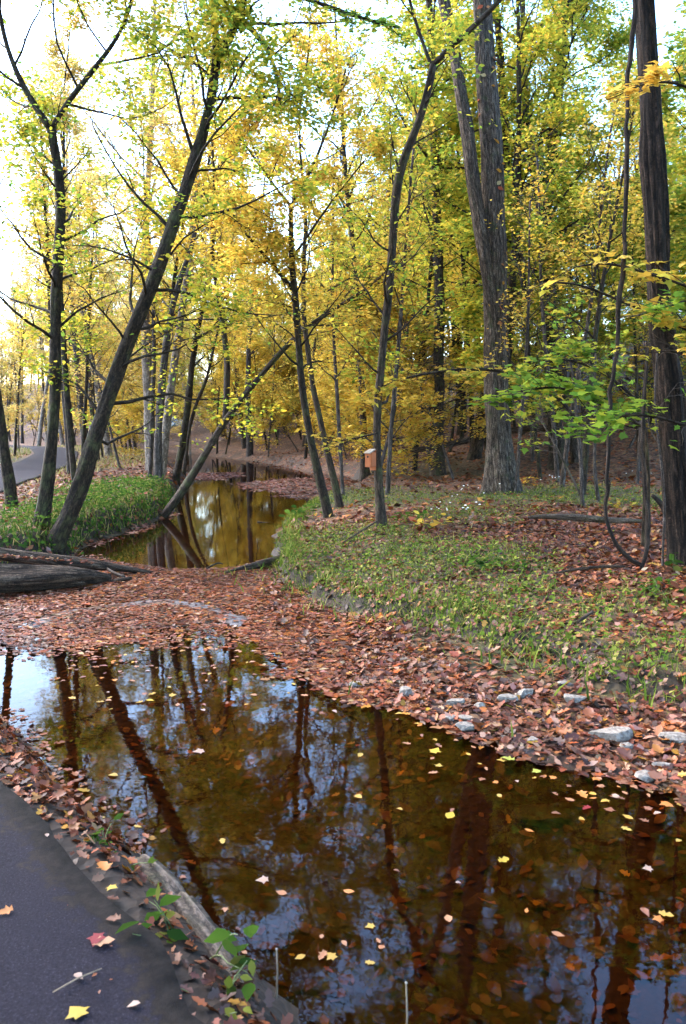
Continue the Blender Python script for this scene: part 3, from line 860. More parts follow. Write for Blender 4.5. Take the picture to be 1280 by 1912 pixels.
# --- pair on the point of the right bank
b = foot(613, 966); Y = b[1]
P, R = px_stem([(613, 966, 21), (602, 920, 18), (585, 850, 15), (567, 760, 14), (560, 690, 13), (556, 620, 13), (551, 560, 13), (545, 500, 12), (542, 440, 9), (543, 380, 8)], Y, .4, b)
Pa, Ra = px_stem([(549, 545, 10), (530, 520, 9), (505, 490, 8), (488, 470, 6), (460, 440, 5), (435, 400, 4)], Y + .3, -.3)
Pb, Rb = px_stem([(543, 385, 7), (552, 360, 7), (580, 325, 6), (600, 270, 5), (630, 190, 4), (645, 130, 3)], Y + .4, .3)
Pc, Rc = px_stem([(543, 385, 6), (532, 372, 6), (505, 340, 5), (480, 300, 4), (440, 250, 3)], Y + .4, .2)
Pd, Rd = px_stem([(546, 480, 6), (570, 450, 4), (600, 400, 4), (640, 350, 3), (680, 300, 3)], Y + .3, -.2)
tree('forked_tree', 'dark candelabra tree of the pair on the grassy point, left one',
     [(P, R), (Pa, Ra), (Pb, Rb), (Pc, Rc), (Pd, Rd)], M['bark_dark'], 31,
     [(0, dict(n1=16, t0=.45, len1=1.5, incl=65, n2=5, n3=3)), (1, dict(n1=8, t0=.2, len1=1.0, n2=5)), (2, dict(n1=10, t0=.15, len1=1.3, n2=5)), (3, dict(n1=10, t0=.15, len1=1.2, n2=5)), (4, dict(n1=8, t0=.2, len1=1.0, n2=5))],
     ('oval', 'yellow', .088), 12000, nobj=120, sides=14)
b = foot(634, 947); Y = b[1]
P, R = px_stem([(634, 947, 17), (622, 890, 14), (606, 825, 13), (594, 770, 12), (583, 720, 11), (574, 650, 10), (566, 590, 9), (566, 500, 8), (572, 400, 7), (560, 300, 5)], Y, .5, b); P, R = extend(P, R, 3, rng, .01)
tree('slender_tree', 'mossy slender right one of the pair on the grassy point',
     [(P, R)], M['bark_brown'], 33, [(0, dict(n1=18, t0=.35, len1=1.9, incl=60, n2=5, n3=4))], ('oval', 'yellow', .105), 4500, sides=12)
# --- curvy tree in the middle of the right bank
b = foot(713, 985); Y = b[1]
P, R = px_stem([(713, 985, 24), (708, 930, 19), (704, 860, 16), (703, 800, 16), (706, 730, 16), (715, 640, 16), (727, 540, 16), (733, 440, 16), (739, 350, 17), (754, 290, 17), (783, 225, 15), (800, 165, 14), (808, 122, 13)], Y, .6, b)
Pa, Ra = px_stem([(808, 122, 11), (828, 97, 11), (850, 80, 11), (882, 55, 10), (930, 5, 9), (960, -30, 8)], Y + .6, -.2); Pa, Ra = extend(Pa, Ra, 3.5, rng)
Pb, Rb = px_stem([(806, 125, 8), (795, 100, 7), (780, 55, 6), (765, 10, 6), (755, -30, 5)], Y + .6, .3); Pb, Rb = extend(Pb, Rb, 3, rng)
tree('curved_tree', 'curving dark trunk on the right bank carrying the wooden nest box',
     [(P, R), (Pa, Ra), (Pb, Rb)], M['bark_brown'], 35,
     [(0, dict(n1=14, t0=.25, len1=1.9, incl=65, n2=5, n3=3)), (1, dict(n1=12, t0=.15, len1=1.7, n2=6)), (2, dict(n1=12, t0=.1, len1=1.7, n2=6))],
     ('oval', 'yelgreen', .088), 8500, nobj=160, sides=16, lump=.10)
CURVY = (P, R, b)
# --- the big grey double tree
b = foot(936, 922); Y = b[1]
P, R = px_stem([(936, 922, 66), (932, 880, 54), (928, 820, 47), (926, 740, 44), (925, 620, 43), (925, 500, 42), (924, 400, 41), (919, 290, 40), (910, 180, 38), (904, 90, 36), (899, 0, 34), (895, -100, 32)], Y, .9, b); P, R = extend(P, R, 7, rng, .04, .06)
Pa, Ra = px_stem([(925, 640, 14), (918, 570, 22), (909, 500, 25), (893, 410, 25), (882, 330, 25), (872, 250, 24), (860, 160, 23), (848, 95, 22), (832, 20, 21), (815, -60, 19)], Y + .1, .7); Pa, Ra = extend(Pa, Ra, 6, rng, .03, .06)
BIG = tree('big_tree', 'tallest grey furrowed double trunk tree on the right bank',
     [(P, R), (Pa, Ra)], M['bark_grey'], 41,
     [(0, dict(n1=26, t0=.62, len1=4.0, incl=60, n2=7, n3=5, shrink=.3)), (1, dict(n1=22, t0=.55, len1=3.2, incl=60, n2=7, n3=5, shrink=.3))],
     ('kite', 'yelgreen', .11), 12000, flare=.55, fur=.16, sides=56, step=.07, lump=.05, sink=.4)
BIGS = (P, R, b)
# --- dark tree at the right edge
b = foot(1275, 1052); Y = b[1]
P, R = px_stem([(1277, 1052, 56), (1270, 980, 52), (1264, 900, 53), (1258, 800, 52), (1250, 720, 50), (1240, 640, 47), (1230, 560, 44), (1226, 460, 43), (1226, 370, 44), (1213, 292, 44), (1217, 230, 38), (1213, 150, 38), (1205, 70, 37), (1200, 0, 36), (1192, -120, 34)], Y, .3, b); P, R = extend(P, R, 7, rng, .03, .08)
tree('dark_tree', 'rough blackish trunk with shaggy bark at the right picture edge',
     [(P, R)], M['bark_red'], 43, [(0, dict(n1=22, t0=.5, len1=3.2, incl=60, n2=6, n3=4))], ('oval', 'gold', .11), 8000, flare=.35, fur=.20, sides=48, step=.05, lump=.08, nobj=150)
# --- mid-distance trunks behind
for k, (nm, lab, pts, bk, pal, nl, ext) in enumerate([
    ('forest_tree', 'straight brown trunk between the curved tree and the big grey tree', [(819, 887, 27), (818, 850, 22), (818, 780, 21), (820, 650, 20), (820, 520, 19), (815, 400, 17), (810, 240, 15), (806, 100, 13), (800, 0, 12)], 'bark_brown', 'yelgreen', 11000, 6),
    ('forest_tree', 'dark trunk directly behind the wooden nest box', [(682, 893, 20), (679, 850, 14), (676, 760, 13), (672, 640, 12), (666, 540, 11), (655, 420, 10), (640, 300, 8)], 'bark_brown', 'yellow', 8500, 5),
    ('forest_tree', 'stout dark trunk at the hill foot right of the big grey tree', [(1042, 872, 34), (1037, 820, 28), (1032, 740, 25), (1026, 600, 24), (1020, 480, 23), (1016, 400, 22), (1030, 280, 20), (1044, 160, 17), (1052, 40, 15)], 'bark_dark', 'yelgreen', 16000, 6),
    ('forest_tree', 'pale upper trunk slanting through foliage right of the big tree', [(1076, 862, 17), (1050, 700, 16), (1030, 540, 15), (1000, 340, 14), (985, 260, 13), (975, 120, 11)], 'bark_far', 'olive', 14000, 6),
    ('forest_tree', 'slim dark trunk just right of the straight brown one', [(882, 852, 10), (880, 780, 9), (876, 680, 8), (868, 560, 8), (860, 420, 7), (855, 300, 6)], 'bark_dark', 'yelgreen', 12000, 5),
    ]):
    b = foot(*pts[0][:2]); Y = b[1]
    P, R = px_stem(pts, Y, .4, b); P, R = extend(P, R, ext, rng, .02, .07)
    tree(nm, lab, [(P, R)], M[bk], 50 + k, [(0, dict(n1=26, t0=.28, len1=3.4, incl=65, n2=7, n3=4, shrink=.35))], ('kite', pal, .115), nl, sides=16, step=.2)

# --- young saplings with brown-grey stems, right of the big tree
for k, (lab, pts) in enumerate([
    ('upright greyish sapling stem rising behind the pale fallen log', [(1087, 945, 9), (1086, 900, 8), (1082, 830, 7), (1076, 780, 6), (1070, 700, 5), (1050, 600, 4)]),
    ('crooked mottled sapling stem right of the upright greyish one', [(1118, 940, 9), (1111, 900, 8), (1106, 860, 7), (1112, 830, 6), (1108, 760, 5), (1112, 660, 4)]),
    ('thin pale sapling slanting left behind the fallen log', [(1090, 938, 5), (1066, 890, 4.5), (1044, 845, 4), (1025, 810, 3.5), (1000, 770, 3)])]):
    b = foot(*pts[0][:2]); P, R = px_stem(pts, b[1], .2, b)
    tree('sapling', lab, [(P, R)], M['bark_far'] if k < 2 else M['log_grey'], 60 + k, [(0, dict(n1=8, t0=.5, len1=1.0, incl=65, n2=4, n3=2))], ('maple', 'yelgreen', .13), 90, sides=8, nobj=90, cat='sapling', flare=.2)

# --- hanging vine loop beside the dark right-hand tree
b = foot(1190, 1082); Y = b[1] + .35
P, R = px_stem([(1182, -40, 9), (1178, 60, 9), (1173, 220, 9), (1168, 420, 9), (1160, 540, 9.5), (1148, 680, 10), (1136, 780, 10), (1131, 880, 11), (1130, 960, 11), (1138, 1010, 11), (1155, 1046, 11), (1178, 1057, 11)], Y, 0, None, .85)
Pb, Rb = px_stem([(1190, 1086, 8), (1196, 1055, 9), (1208, 1000, 10), (1212, 950, 11), (1206, 900, 10), (1200, 860, 9), (1200, 800, 7), (1204, 740, 6), (1212, 640, 5)], Y, .1, None, .85); 
P, R = np.vstack([P, Pb[1][None]]), np.r_[R, Rb[1]]
vine = link('hanging_vine', None, None, Pb[0], label='thick dark vine hanging in a long loop beside the right edge tree', cat='vine')
for nm, (p_, r_) in (('stem', (P, R)), ('shoot', (Pb, Rb))):
    Q_, q_, _t = smooth_poly(p_, r_, .05)
    Q_ = Q_ + .05 * np.stack([vnoise(_t * 2.3, _t * 0 + 3, 5) - .5, vnoise(_t * 2.1, _t * 0 + 9, 6) - .5, 0 * _t], 1) + .02 * np.stack([vnoise(_t * 8, _t * 0 + 3, 7) - .5, vnoise(_t * 8, _t * 0 + 9, 8) - .5, 0 * _t], 1)
    if nm == 'shoot': Q_ = np.vstack([Q_[0] - [0, 0, .15], Q_]); q_ = np.r_[q_[0], q_]
    link(nm, Tubes().add(Q_, q_, 12, True, .16, 4, 0, 4, .35).mesh(nm, M['vine'], Pb[0]), vine)
vt = Tubes(); vr = np.random.default_rng(8)
for i in range(9):
    p_, r_, a_ = interp_poly(P, R, vr.uniform(.15, .95))
    vt = Tubes().add(wander(p_, vr.normal(0, 1, 3) + [0, -.3, .5], vr.uniform(.15, .5), 5, .3, -.05, vr), [.006, .005, .004, .003, .002, .0015], 5, cap=False)
    link('side_shoot', vt.mesh('side_shoot', M['vine'], Pb[0]), vine)
b = foot(1246, 1010)
P, R = px_stem([(1250, 1018, 10), (1246, 985, 10), (1242, 955, 10), (1232, 935, 10), (1217, 925, 7)], b[1], 0, b)
st = link('bent_stub', None, None, b, label='short dark bent stub beside the right edge tree foot', cat='stump')
Q_, q_, _t = smooth_poly(P, R, .03); Q_ = np.vstack([Q_[0] - [0, 0, .1], Q_]); q_ = np.r_[q_[0], q_]
link('trunk', Tubes().add(Q_, q_, 10, True, .1, 4, .3, 4, .1).mesh('trunk', M['vine'], b), st)
b = foot(1236, 1062)
P, R = px_stem([(1238, 1062, 5), (1238, 1000, 5), (1242, 940, 5), (1236, 880, 4.5), (1228, 820, 4), (1220, 760, 3.5), (1226, 660, 3)], b[1], 0, b)
tree('sapling', 'thin straight stem between the vine loop and right edge tree', [(P, R)], M['bark_far'], 66, [(0, dict(n1=5, t0=.5, len1=.7, incl=60, n2=3, n3=2))], ('maple', 'green', .10), 40, sides=6, nobj=40, cat='sapling', flare=.1)

# --- leafy maple boughs reaching in at the right
def bough(label, pts, Y, lean, seed, n, pal, size, spray, stem=False):
    P, R = px_stem(pts, Y, lean)
    rg = np.random.default_rng(seed)
    g = P[0].copy()
    if stem:
        g = np.array([P[0][0] + .12, P[0][1] + .15, 0.]); g[2] = float(Hs(g[0], g[1]))
    root = link('maple_bough' if not stem else 'young_maple', None, None, g, label=label, cat='branch', group='leafy maple boughs at the right')
    Q_, q_, _t = smooth_poly(P, R, .05)
    link('branch', Tubes().add(Q_, q_, 7, True).mesh('branch', M['bark_dark'], g), root)
    if stem:
        S0 = np.array([g - [0, 0, .15], g, g * .5 + P[0] * .5 + [.06, .04, 0], P[0]]); r0 = max(.012, R[0] * 1.25)
        Q_, q_, _t = smooth_poly(S0, np.array([r0 * 1.3, r0 * 1.2, r0, R[0]]), .08)
        link('stem', Tubes().add(Q_, q_, 8, True, .08, seed, .3, 5, .12).mesh('stem', M['bark_brown'], g), root)
    tw = Tubes(); LP = []
    m = len(P)
    for i in range(spray):
        t = .12 + .88 * (i + rg.uniform(0, 1)) / spray
        p, r, ax = interp_poly(P, R, min(t, .99))
        side = unit(np.cross(ax, [0, 0, 1]))
        d = unit(ax * .6 + side * (1 if i % 2 else -1) * rg.uniform(.5, 1.1) + np.array([0, 0, rg.normal(0.02, .18)]))
        C = wander(p, d, rg.uniform(.25, .65), 4, .12, -.01, rg)
        tw.add(C, np.linspace(.006, .0025, 5), 4, cap=False); LP.append(C[1:])
    link('twigs', tw.mesh('twigs', M['bark_dark'], g), root, kind='stuff')
    PP = leaves_from(LP, n, rg, .05)
    N = rand_up(n, rg, .38) ; N[:, 1] -= .25; N /= np.linalg.norm(N, axis=1)[:, None]
    leaf_objects(root, g, PP, N, size * rg.uniform(.6, 1.15, n), 'maple', pal, rg)

bough('green maple bough spreading left over the saplings, largest spray', [(1205, 800, 7), (1150, 770, 6), (1100, 742, 6), (1050, 722, 5), (1000, 722, 4), (965, 738, 3)], 9.2, -.6, 71, 280, 'green', .14, 26, True)
bough('yellow green maple bough above the largest green spray', [(1200, 760, 6), (1140, 700, 6), (1080, 672, 5), (1020, 665, 4), (985, 690, 3)], 9.4, .3, 72, 220, 'yelgreen', .13, 22, True)
bough('blue green maple bough crossing the right edge trunk', [(1310, 805, 6), (1250, 785, 6), (1200, 770, 5), (1150, 775, 4), (1105, 800, 3)], 7.4, -0.2, 73, 150, 'green', .105, 20, True)
bough('small green maple spray at right edge mid height', [(1330, 540, 5), (1280, 565, 5), (1230, 575, 4), (1190, 590, 3)], 7.3, -.2, 74, 90, 'green', .11, 10, True)
bough('yellow large leaved bough left of the vine', [(1330, 640, 6), (1250, 600, 6), (1180, 572, 5), (1120, 545, 5), (1060, 522, 4), (1010, 530, 3)], 8.0, 0.3, 75, 100, 'yellow', .15, 14, True)
bough('pale yellow bough hanging above the large leaved one', [(1340, 560, 6), (1260, 525, 5), (1190, 505, 5), (1120, 485, 4), (1070, 500, 3)], 7.8, 0.3, 76, 70, 'yellow', .15, 10, True)
bough('yellow leafy bough at the top of the right edge trunk', [(1320, 180, 5), (1260, 150, 5), (1210, 150, 4), (1180, 165, 3)], 7.2, -.3, 77, 100, 'gold', .11, 10, True)
bough('golden bough at the right edge below the top', [(1340, 700, 5), (1290, 660, 5), (1250, 655, 4)], 7.0, -.2, 78, 60, 'yellow', .11, 8, True)
bough('long dark bough with yellow leaves crossing the big grey trunk', [(1078, 790, 7), (1050, 745, 8), (1000, 712, 8), (950, 694, 7), (900, 688, 7), (850, 690, 6), (790, 698, 5), (730, 712, 4), (690, 735, 3)], 12.7, -0.3, 79, 300, 'yellow', .13, 34)
bough('low yellow bough beside the nest box', [(705, 808, 4), (680, 815, 4), (650, 822, 3), (615, 825, 2)], 11.7, 0.6, 80, 90, 'yellow', .10, 14)
bough('green bough drooping in at the top centre', [(462, -30, 8), (520, -15, 8), (590, 3, 7), (650, 26, 7), (700, 42, 6), (745, 52, 4)], 12.0, -0.6, 81, 260, 'green', .10, 24)

# ------------------------------------------------------------------ the wood behind
def copy_tree(src, loc, rz, sc, label, group):
    r = src.copy(); COL.objects.link(r)
    r.location = tuple(float(q) for q in loc); r.rotation_euler = (0, 0, rz); r.scale = (sc, sc, sc)
    r['label'] = label; r['group'] = group
    for ch in list(src.children):
        c = ch.copy(); COL.objects.link(c); c.parent = r
    return r

def proto(seed, h, r0, bark, pal, nleaf, n1, t0, len1, size, incl=60, lean=.1, kind='kite', tilt=.55, shrink=.45, name='forest_tree', flat=.7, spread=.14):
    rg = np.random.default_rng(seed)
    P = wander((0, 0, 0), (rg.normal(0, lean), rg.normal(0, lean), 1), h, 9, .05, .06, rg)
    R = np.linspace(r0, .02, 10)
    return tree(name, 'x', [(P, R)], M[bark], seed, [(0, dict(n1=n1, t0=t0, len1=len1, incl=incl, n2=6, n3=4, shrink=shrink, flat=flat, wig=.14))],
                (kind, pal, size), nleaf, sides=10, step=.5, flare=.4, tilt=tilt, spread=spread)

PROTO = {
 'tall_yellow': [proto(101, 15, .17, 'bark_far', 'yellow', 17000, 30, .28, 3.4, .12), proto(102, 14, .14, 'bark_brown', 'yelgreen', 16000, 28, .25, 3.2, .12)],
 'tall_green': [proto(103, 17, .2, 'bark_brown', 'yelgreen', 18000, 32, .25, 4.0, .125), proto(104, 16, .17, 'bark_dark', 'olive', 17000, 32, .25, 3.8, .125)],
 'pale': [proto(105, 16, .17, 'bark_pale', 'pale', 9000, 26, .35, 3.4, .12), proto(106, 14, .13, 'bark_far', 'pale', 9000, 26, .3, 3.2, .12)],
 'under_yellow': [proto(107, 5.5, .05, 'bark_dark', 'yellow', 8000, 20, .18, 2.1, .115, 72, .15, shrink=.4, name='understory_tree', flat=1.0, spread=.10, tilt=.4), proto(108, 4.2, .04, 'bark_far', 'gold', 6500, 18, .15, 1.8, .11, 72, .2, name='understory_tree', flat=1.0, spread=.10, tilt=.4)],
 'under_green': [proto(109, 6, .05, 'bark_dark', 'yelgreen', 8500, 20, .18, 2.3, .12, 72, .15, shrink=.4, name='understory_tree', flat=1.0, spread=.10, tilt=.4)],
 'under_pale': [proto(112, 6.5, .05, 'bark_far', 'pale', 5000, 20, .2, 2.3, .11, 65, .15, shrink=.4, name='understory_tree', flat=.9, spread=.10, tilt=.4)],
 'bare': [proto(110, 7, .05, 'bark_far', 'gold', 700, 14, .35, 1.3, .10, 45, .12, name='young_tree'), proto(111, 9, .08, 'bark_dark', 'yellow', 2500, 16, .4, 1.6, .11, 50, .1, name='young_tree')],
}
LAB = {'tall_yellow': 'tall yellow leaved tree', 'tall_green': 'tall dense yellow green tree', 'pale': 'pale sparse leaved tree',
       'under_yellow': 'low golden understory tree', 'under_green': 'low green yellow understory tree', 'bare': 'thin nearly bare young tree', 'under_pale': 'low pale leaved understory tree'}
GRP = {'tall_yellow': 'tall yellow trees of the wood', 'tall_green': 'tall yellow green trees of the wood', 'pale': 'pale sparse trees of the wood',
       'under_yellow': 'golden understory trees', 'under_green': 'green yellow understory trees', 'bare': 'thin young trees of the wood', 'under_pale': 'pale understory trees'}
used_proto = set()
BGT = []
def put(kind, x, y, sc, zone, rg):
    i = int(rg.integers(len(PROTO[kind])))
    src = PROTO[kind][i]
    loc = (x, y, float(Hs(x, y)) - .05)
    if (kind, i) not in used_proto:
        used_proto.add((kind, i)); o = src; src.location = loc; src.rotation_euler = (0, 0, rg.uniform(0, 6.28)); src.scale = (sc,) * 3
    else:
        o = copy_tree(src, loc, rg.uniform(0, 6.28), sc, '', '')
    BGT.append((kind, o))

rg = np.random.default_rng(77)
placed = []
def ok_spot(x, y, rad):
    if min(sd_w1(x, y), sd_w2(x, y), sd_bar(x, y), sd_path(x, y)) < .5: return False
    for (a, b_, r) in placed:
        if (a - x) ** 2 + (b_ - y) ** 2 < (min(r, rad)) ** 2: return False
    return True
def fill(kind, n, y0, y1, u0, u1, rad, zone, s0=.8, s1=1.2):
    c = 0
    for _ in range(n * 30):
        if c >= n: break
        y = y0 + (y1 - y0) * rg.uniform() ** .8
        x = (rg.uniform(u0, u1) - 640) / F * y
        if ok_spot(x, y, rad):
            placed.append((x, y, rad)); put(kind, x, y, rg.uniform(s0, s1), zone, rg); c += 1

# right-hand hillside
fill('tall_green', 15, 21, 45, 720, 1600, 2.4, 'R')
fill('under_green', 16, 18.5, 34, 760, 1400, 1.8, 'R', .9, 1.7)
fill('under_yellow', 22, 19, 40, 640, 1300, 1.8, 'R', .9, 1.6)
fill('bare', 22, 15, 36, 640, 1280, 1.4, 'R')
# centre, behind the creek bend
fill('tall_yellow', 13, 40, 75, 330, 820, 3.0, 'C')
fill('under_yellow', 26, 32, 62, 370, 740, 1.8, 'C', .9, 1.6)
fill('tall_green', 8, 50, 85, 400, 900, 3.5, 'C')
fill('bare', 12, 36, 60, 380, 720, 1.6, 'C')
# left flood plain
fill('pale', 24, 24, 75, 40, 360, 2.8, 'L')
fill('tall_yellow', 5, 55, 90, 100, 380, 4.0, 'L')
fill('pale', 4, 50, 85, -60, 95, 4.0, 'L', .6, .8)
fill('under_pale', 18, 26, 65, -60, 380, 2.2, 'L', .7, 1.1)
fill('under_yellow', 8, 26, 60, 150, 400, 2.2, 'L')
fill('bare', 32, 22, 60, -30, 380, 2.0, 'L')
fill('tall_yellow', 8, 30, 48, 380, 780, 2.6, 'C', .8, 1.0)
fill('pale', 8, 21, 36, 130, 380, 2.2, 'L', .8, 1.0)
fill('under_yellow', 26, 48, 90, 60, 620, 2.0, 'F', 1.0, 1.6)
# far rows
fill('tall_green', 14, 80, 125, 300, 1400, 5.0, 'F', 1.0, 1.4)
fill('tall_yellow', 14, 85, 125, 0, 800, 5.0, 'F', 1.0, 1.3)
fill('under_pale', 20, 60, 110, -120, 420, 3.0, 'F', 1.0, 1.6)
fill('under_yellow', 22, 62, 110, 100, 700, 3.0, 'F', 1.2, 2.0)
# unseen trees added behind and beside the viewer to shade the foreground
for x, y, kd in [(-9, -4, 'tall_green'), (-4.5, -7, 'tall_green'), (2.5, -9, 'tall_green'), (9, -9.5, 'tall_yellow'), (8.5, 3.6, 'tall_green'), (12, 7.5, 'tall_green'), (-12.5, 2.5, 'tall_yellow'),
                 (-7.0, -12, 'tall_green'), (3, -16, 'tall_yellow'), (16, 1, 'tall_green'), (-15, -9, 'tall_yellow'), (10.5, 12.5, 'tall_green'), (15, 13, 'tall_green'), (-3.2, -2.8, 'tall_yellow'), (17, -6, 'tall_yellow'), (-16, 11, 'pale'), (-20, 3, 'tall_yellow'), (6.6, 6.6, 'under_green'), (-5.6, 0.5, 'tall_green'), (6.2, 4.9, 'tall_green'), (-1.5, -5, 'tall_green'), (-5.5, -3, 'tall_green'), (-7.5, 4.5, 'tall_green')]:
    if min(sd_w1(x, y), sd_path(x, y)) > .3: put(kd, x, y, rg.uniform(.9, 1.15), 'B', rg)

# every tree is described by the landmark it stands behind and its rank in depth there
MARKS = [(-1e9, 'left of the forked tree'), (130, 'between forked and leaning left trees'), (260, 'behind the left bank clump'), (380, 'behind the slanting pool trunk'),
         (480, 'behind the creek bend'), (560, 'behind the pair on the point'), (650, 'behind the nest box tree'), (760, 'behind the straight brown trunk'), (870, 'behind the big grey tree'),
         (990, 'right of the big grey tree'), (1110, 'behind the vine loop'), (1210, 'behind the right edge tree'), (1400, 'beyond the right picture edge')]
ORD = ['nearest', 'second nearest', 'third nearest', 'fourth nearest', 'fifth nearest', 'sixth nearest', 'seventh nearest', 'eighth nearest', 'ninth nearest', 'tenth nearest', 'eleventh nearest', 'twelfth nearest', 'thirteenth nearest', 'fourteenth nearest', 'fifteenth nearest', 'sixteenth nearest', 'seventeenth nearest', 'eighteenth nearest', 'nineteenth nearest', 'twentieth nearest', 'twenty-first nearest', 'twenty-second nearest', 'twenty-third nearest', 'twenty-fourth nearest', 'twenty-fifth nearest', 'twenty-sixth nearest', 'twenty-seventh nearest', 'twenty-eighth nearest', 'twenty-ninth nearest', 'thirtieth nearest']
bins = {}
for kind, o in BGT:
    x, y = o.location.x, o.location.y
    if y < 13 and abs(x) > .42 * y:
        bins.setdefault((kind, 'added unseen beside or behind the viewer'), []).append((math.hypot(x, y), o)); continue
    u = 640 + x / y * F
    mk = [m_ for u0, m_ in MARKS if u >= u0][-1]
    bins.setdefault((kind, mk), []).append((y, o))
for (kind, mk), L in bins.items():
    L.sort(key=lambda t: t[0])
    for i, (_, o) in enumerate(L):
        o['label'] = '%s %s %s' % (ORD[min(i, 29)], LAB[kind], mk); o['group'] = GRP[kind]
for kind, L in PROTO.items():
    for i, o in enumerate(L):
        if (kind, i) not in used_proto:
            for c in list(o.children): bpy.data.objects.remove(c)
            bpy.data.objects.remove(o)

# ------------------------------------------------------------------ fallen logs
def log(name, label, pts, Y0, Y1, mat, seed, k=18, fur=.14, lump=.12, parent=None, cat='log', group=None):
    n = len(pts)
    P = np.array([at(u, v, Y0 + (Y1 - Y0) * i / (n - 1)) for i, (u, v, w) in enumerate(pts)])
    R = np.array([w * .5 / F * P[i][1] for i, (u, v, w) in enumerate(pts)])
    Q_, q_, _t = smooth_poly(P, R, .05)
    g = P[n // 2].copy()
    me = Tubes().add(Q_, q_, k, True, fur, seed, 0, 6, lump).mesh(name, mat, g)
    return link(name, me, parent, g, label=label, cat=cat, group=group)
log('fallen_log', 'thick dark weathered log lying at the left edge of the leafy shallows', [(-130, 1090, 58), (-60, 1087, 56), (0, 1084, 52), (70, 1081, 48), (130, 1076, 38), (170, 1076, 26), (205, 1079, 13)], 8.7, 9.9, M['log'], 1, 40, .2)
log('fallen_log', 'long thinner log reaching past the thick one into the pool', [(-120, 1022, 22), (-40, 1029, 22), (20, 1036, 22), (80, 1046, 23), (130, 1052, 22), (200, 1056, 14), (250, 1064, 11), (292, 1071, 5)], 9.7, 10.6, M['log'], 2, 20, .16)
log('branch_stub', 'short dark broken stub at the end of the thick log', [(176, 1090, 9), (210, 1086, 9), (245, 1079, 8)], 9.9, 9.9, M['log'], 3, 10)
log('driftwood', 'pale stick lying between the left logs and the pool', [(200, 1062, 5), (212, 1072, 6), (232, 1077, 5)], 10.25, 10.0, M['log_grey'], 4, 8)
log('fallen_log', 'dark log slanting from the leafy shallows up the grassy point', [(420, 1070, 6), (450, 1064, 13), (485, 1054, 16), (520, 1043, 15), (550, 1034, 8)], 10.5, 11.3, M['log'], 5, 16)
log('driftwood', 'pale twisted driftwood on the shallows left of the dark slanting log', [(385, 1062, 3), (398, 1054, 4), (410, 1048, 4), (415, 1053, 3)], 10.7, 10.9, M['log_grey'], 6, 6)
log('dead_branch', 'dark forked branch lying on the upper pool by the point', [(480, 974, 3), (497, 977, 4), (520, 980, 5), (545, 983, 5)], 16.2, 16.0, M['log'], 7, 6)
log('fallen_log', 'greyish fallen log behind the vine loop', [(985, 966, 5), (1020, 963, 10), (1060, 965, 13), (1100, 968, 13), (1150, 971, 12), (1205, 973, 6)], 10.9, 10.5, M['log_grey'], 8, 14)
log('fallen_log', 'long dark log lying up the hillside behind the straight brown trunk', [(735, 846, 8), (780, 840, 10), (830, 832, 11), (880, 820, 11), (940, 806, 9)], 24.5, 27.5, M['log'], 9, 12)
log('fallen_log', 'mossy rotten log on the slope right of the big grey trunk', [(945, 805, 10), (985, 800, 13), (1030, 800, 12), (1080, 805, 8)], 24.5, 23.5, M['log'], 10, 12)
log('dead_branch', 'thin fallen branch in the grass left of the curved tree', [(640, 1013, 2.5), (662, 1000, 3), (680, 988, 3), (704, 972, 3)], 10.9, 11.5, M['log'], 11, 6)
log('dead_branch', 'long thin branch lying on brown leaves left of the vine loop', [(1035, 1070, 4), (1080, 1062, 6), (1130, 1057, 6), (1165, 1058, 5)], 7.6, 7.7, M['log'], 12, 8)
log('dead_branch', 'dark fallen stick on the beach slope above the large flat stone', [(1110, 1318, 5), (1150, 1322, 6), (1190, 1320, 5), (1225, 1312, 3)], 5.2, 5.25, M['log'], 13, 8)
log('dead_branch', 'short dark stick in the grass below the vine loop', [(1078, 1162, 5), (1090, 1152, 6), (1106, 1142, 5)], 6.3, 6.5, M['log'], 14, 8)

# leaves caught on the two left logs
lg = np.random.default_rng(46); LPs, LNs = [], []
for i in range(150):
    t = lg.uniform(); u = -60 + 240 * t
    p = at(u, 1062 + 8 * t + lg.normal(0, 4), 9.45 + .35 * t); LPs.append(p + [0, 0, .0])
LPs = np.array(LPs); LPs[:, 2] = .40 - .20 * np.clip((LPs[:, 0] + 4.3) / 1.6, 0, 1) + lg.uniform(0, .03, 150)
V, Fc, C = leaf_cloud(LPs, rand_up(150, lg, .5), lg.uniform(.035, .065, 150), pick('litter', 150, lg, .3), 'curl', lg)
link('leaf_litter', mk_mesh('leaf_litter', V, Fc, M['litter'], C), kind='stuff', label='fallen leaves caught between the two left logs', cat='leaf litter')

# roots where the slanting tree meets the pool
b = foot(303, 966)
rt = link('exposed_roots', None, None, b, label='dark tangled roots at the slanting trunk foot on the pool edge', cat='roots')
for k in range(7):
    q = np.random.default_rng(500 + k)
    P = [at(305 - 3 * k, 966 - k, b[1]), at(285 - 4 * k, 955 + 5 * math.sin(k) - k, b[1] + .1 * k), at(262 - 5 * k, 945 - 6 * q.uniform() * k * .5, b[1] + .25), at(245 - 6 * k, 938 - 8 * q.uniform(), b[1] + .5)]
    Q_, q_, _t = smooth_poly(np.array(P), np.array([.09, .06, .045, .02]), .06)
    link('root', Tubes().add(Q_, q_, 7, True, .1, k, 0, 5, .2).mesh('root', M['log'], b), rt)

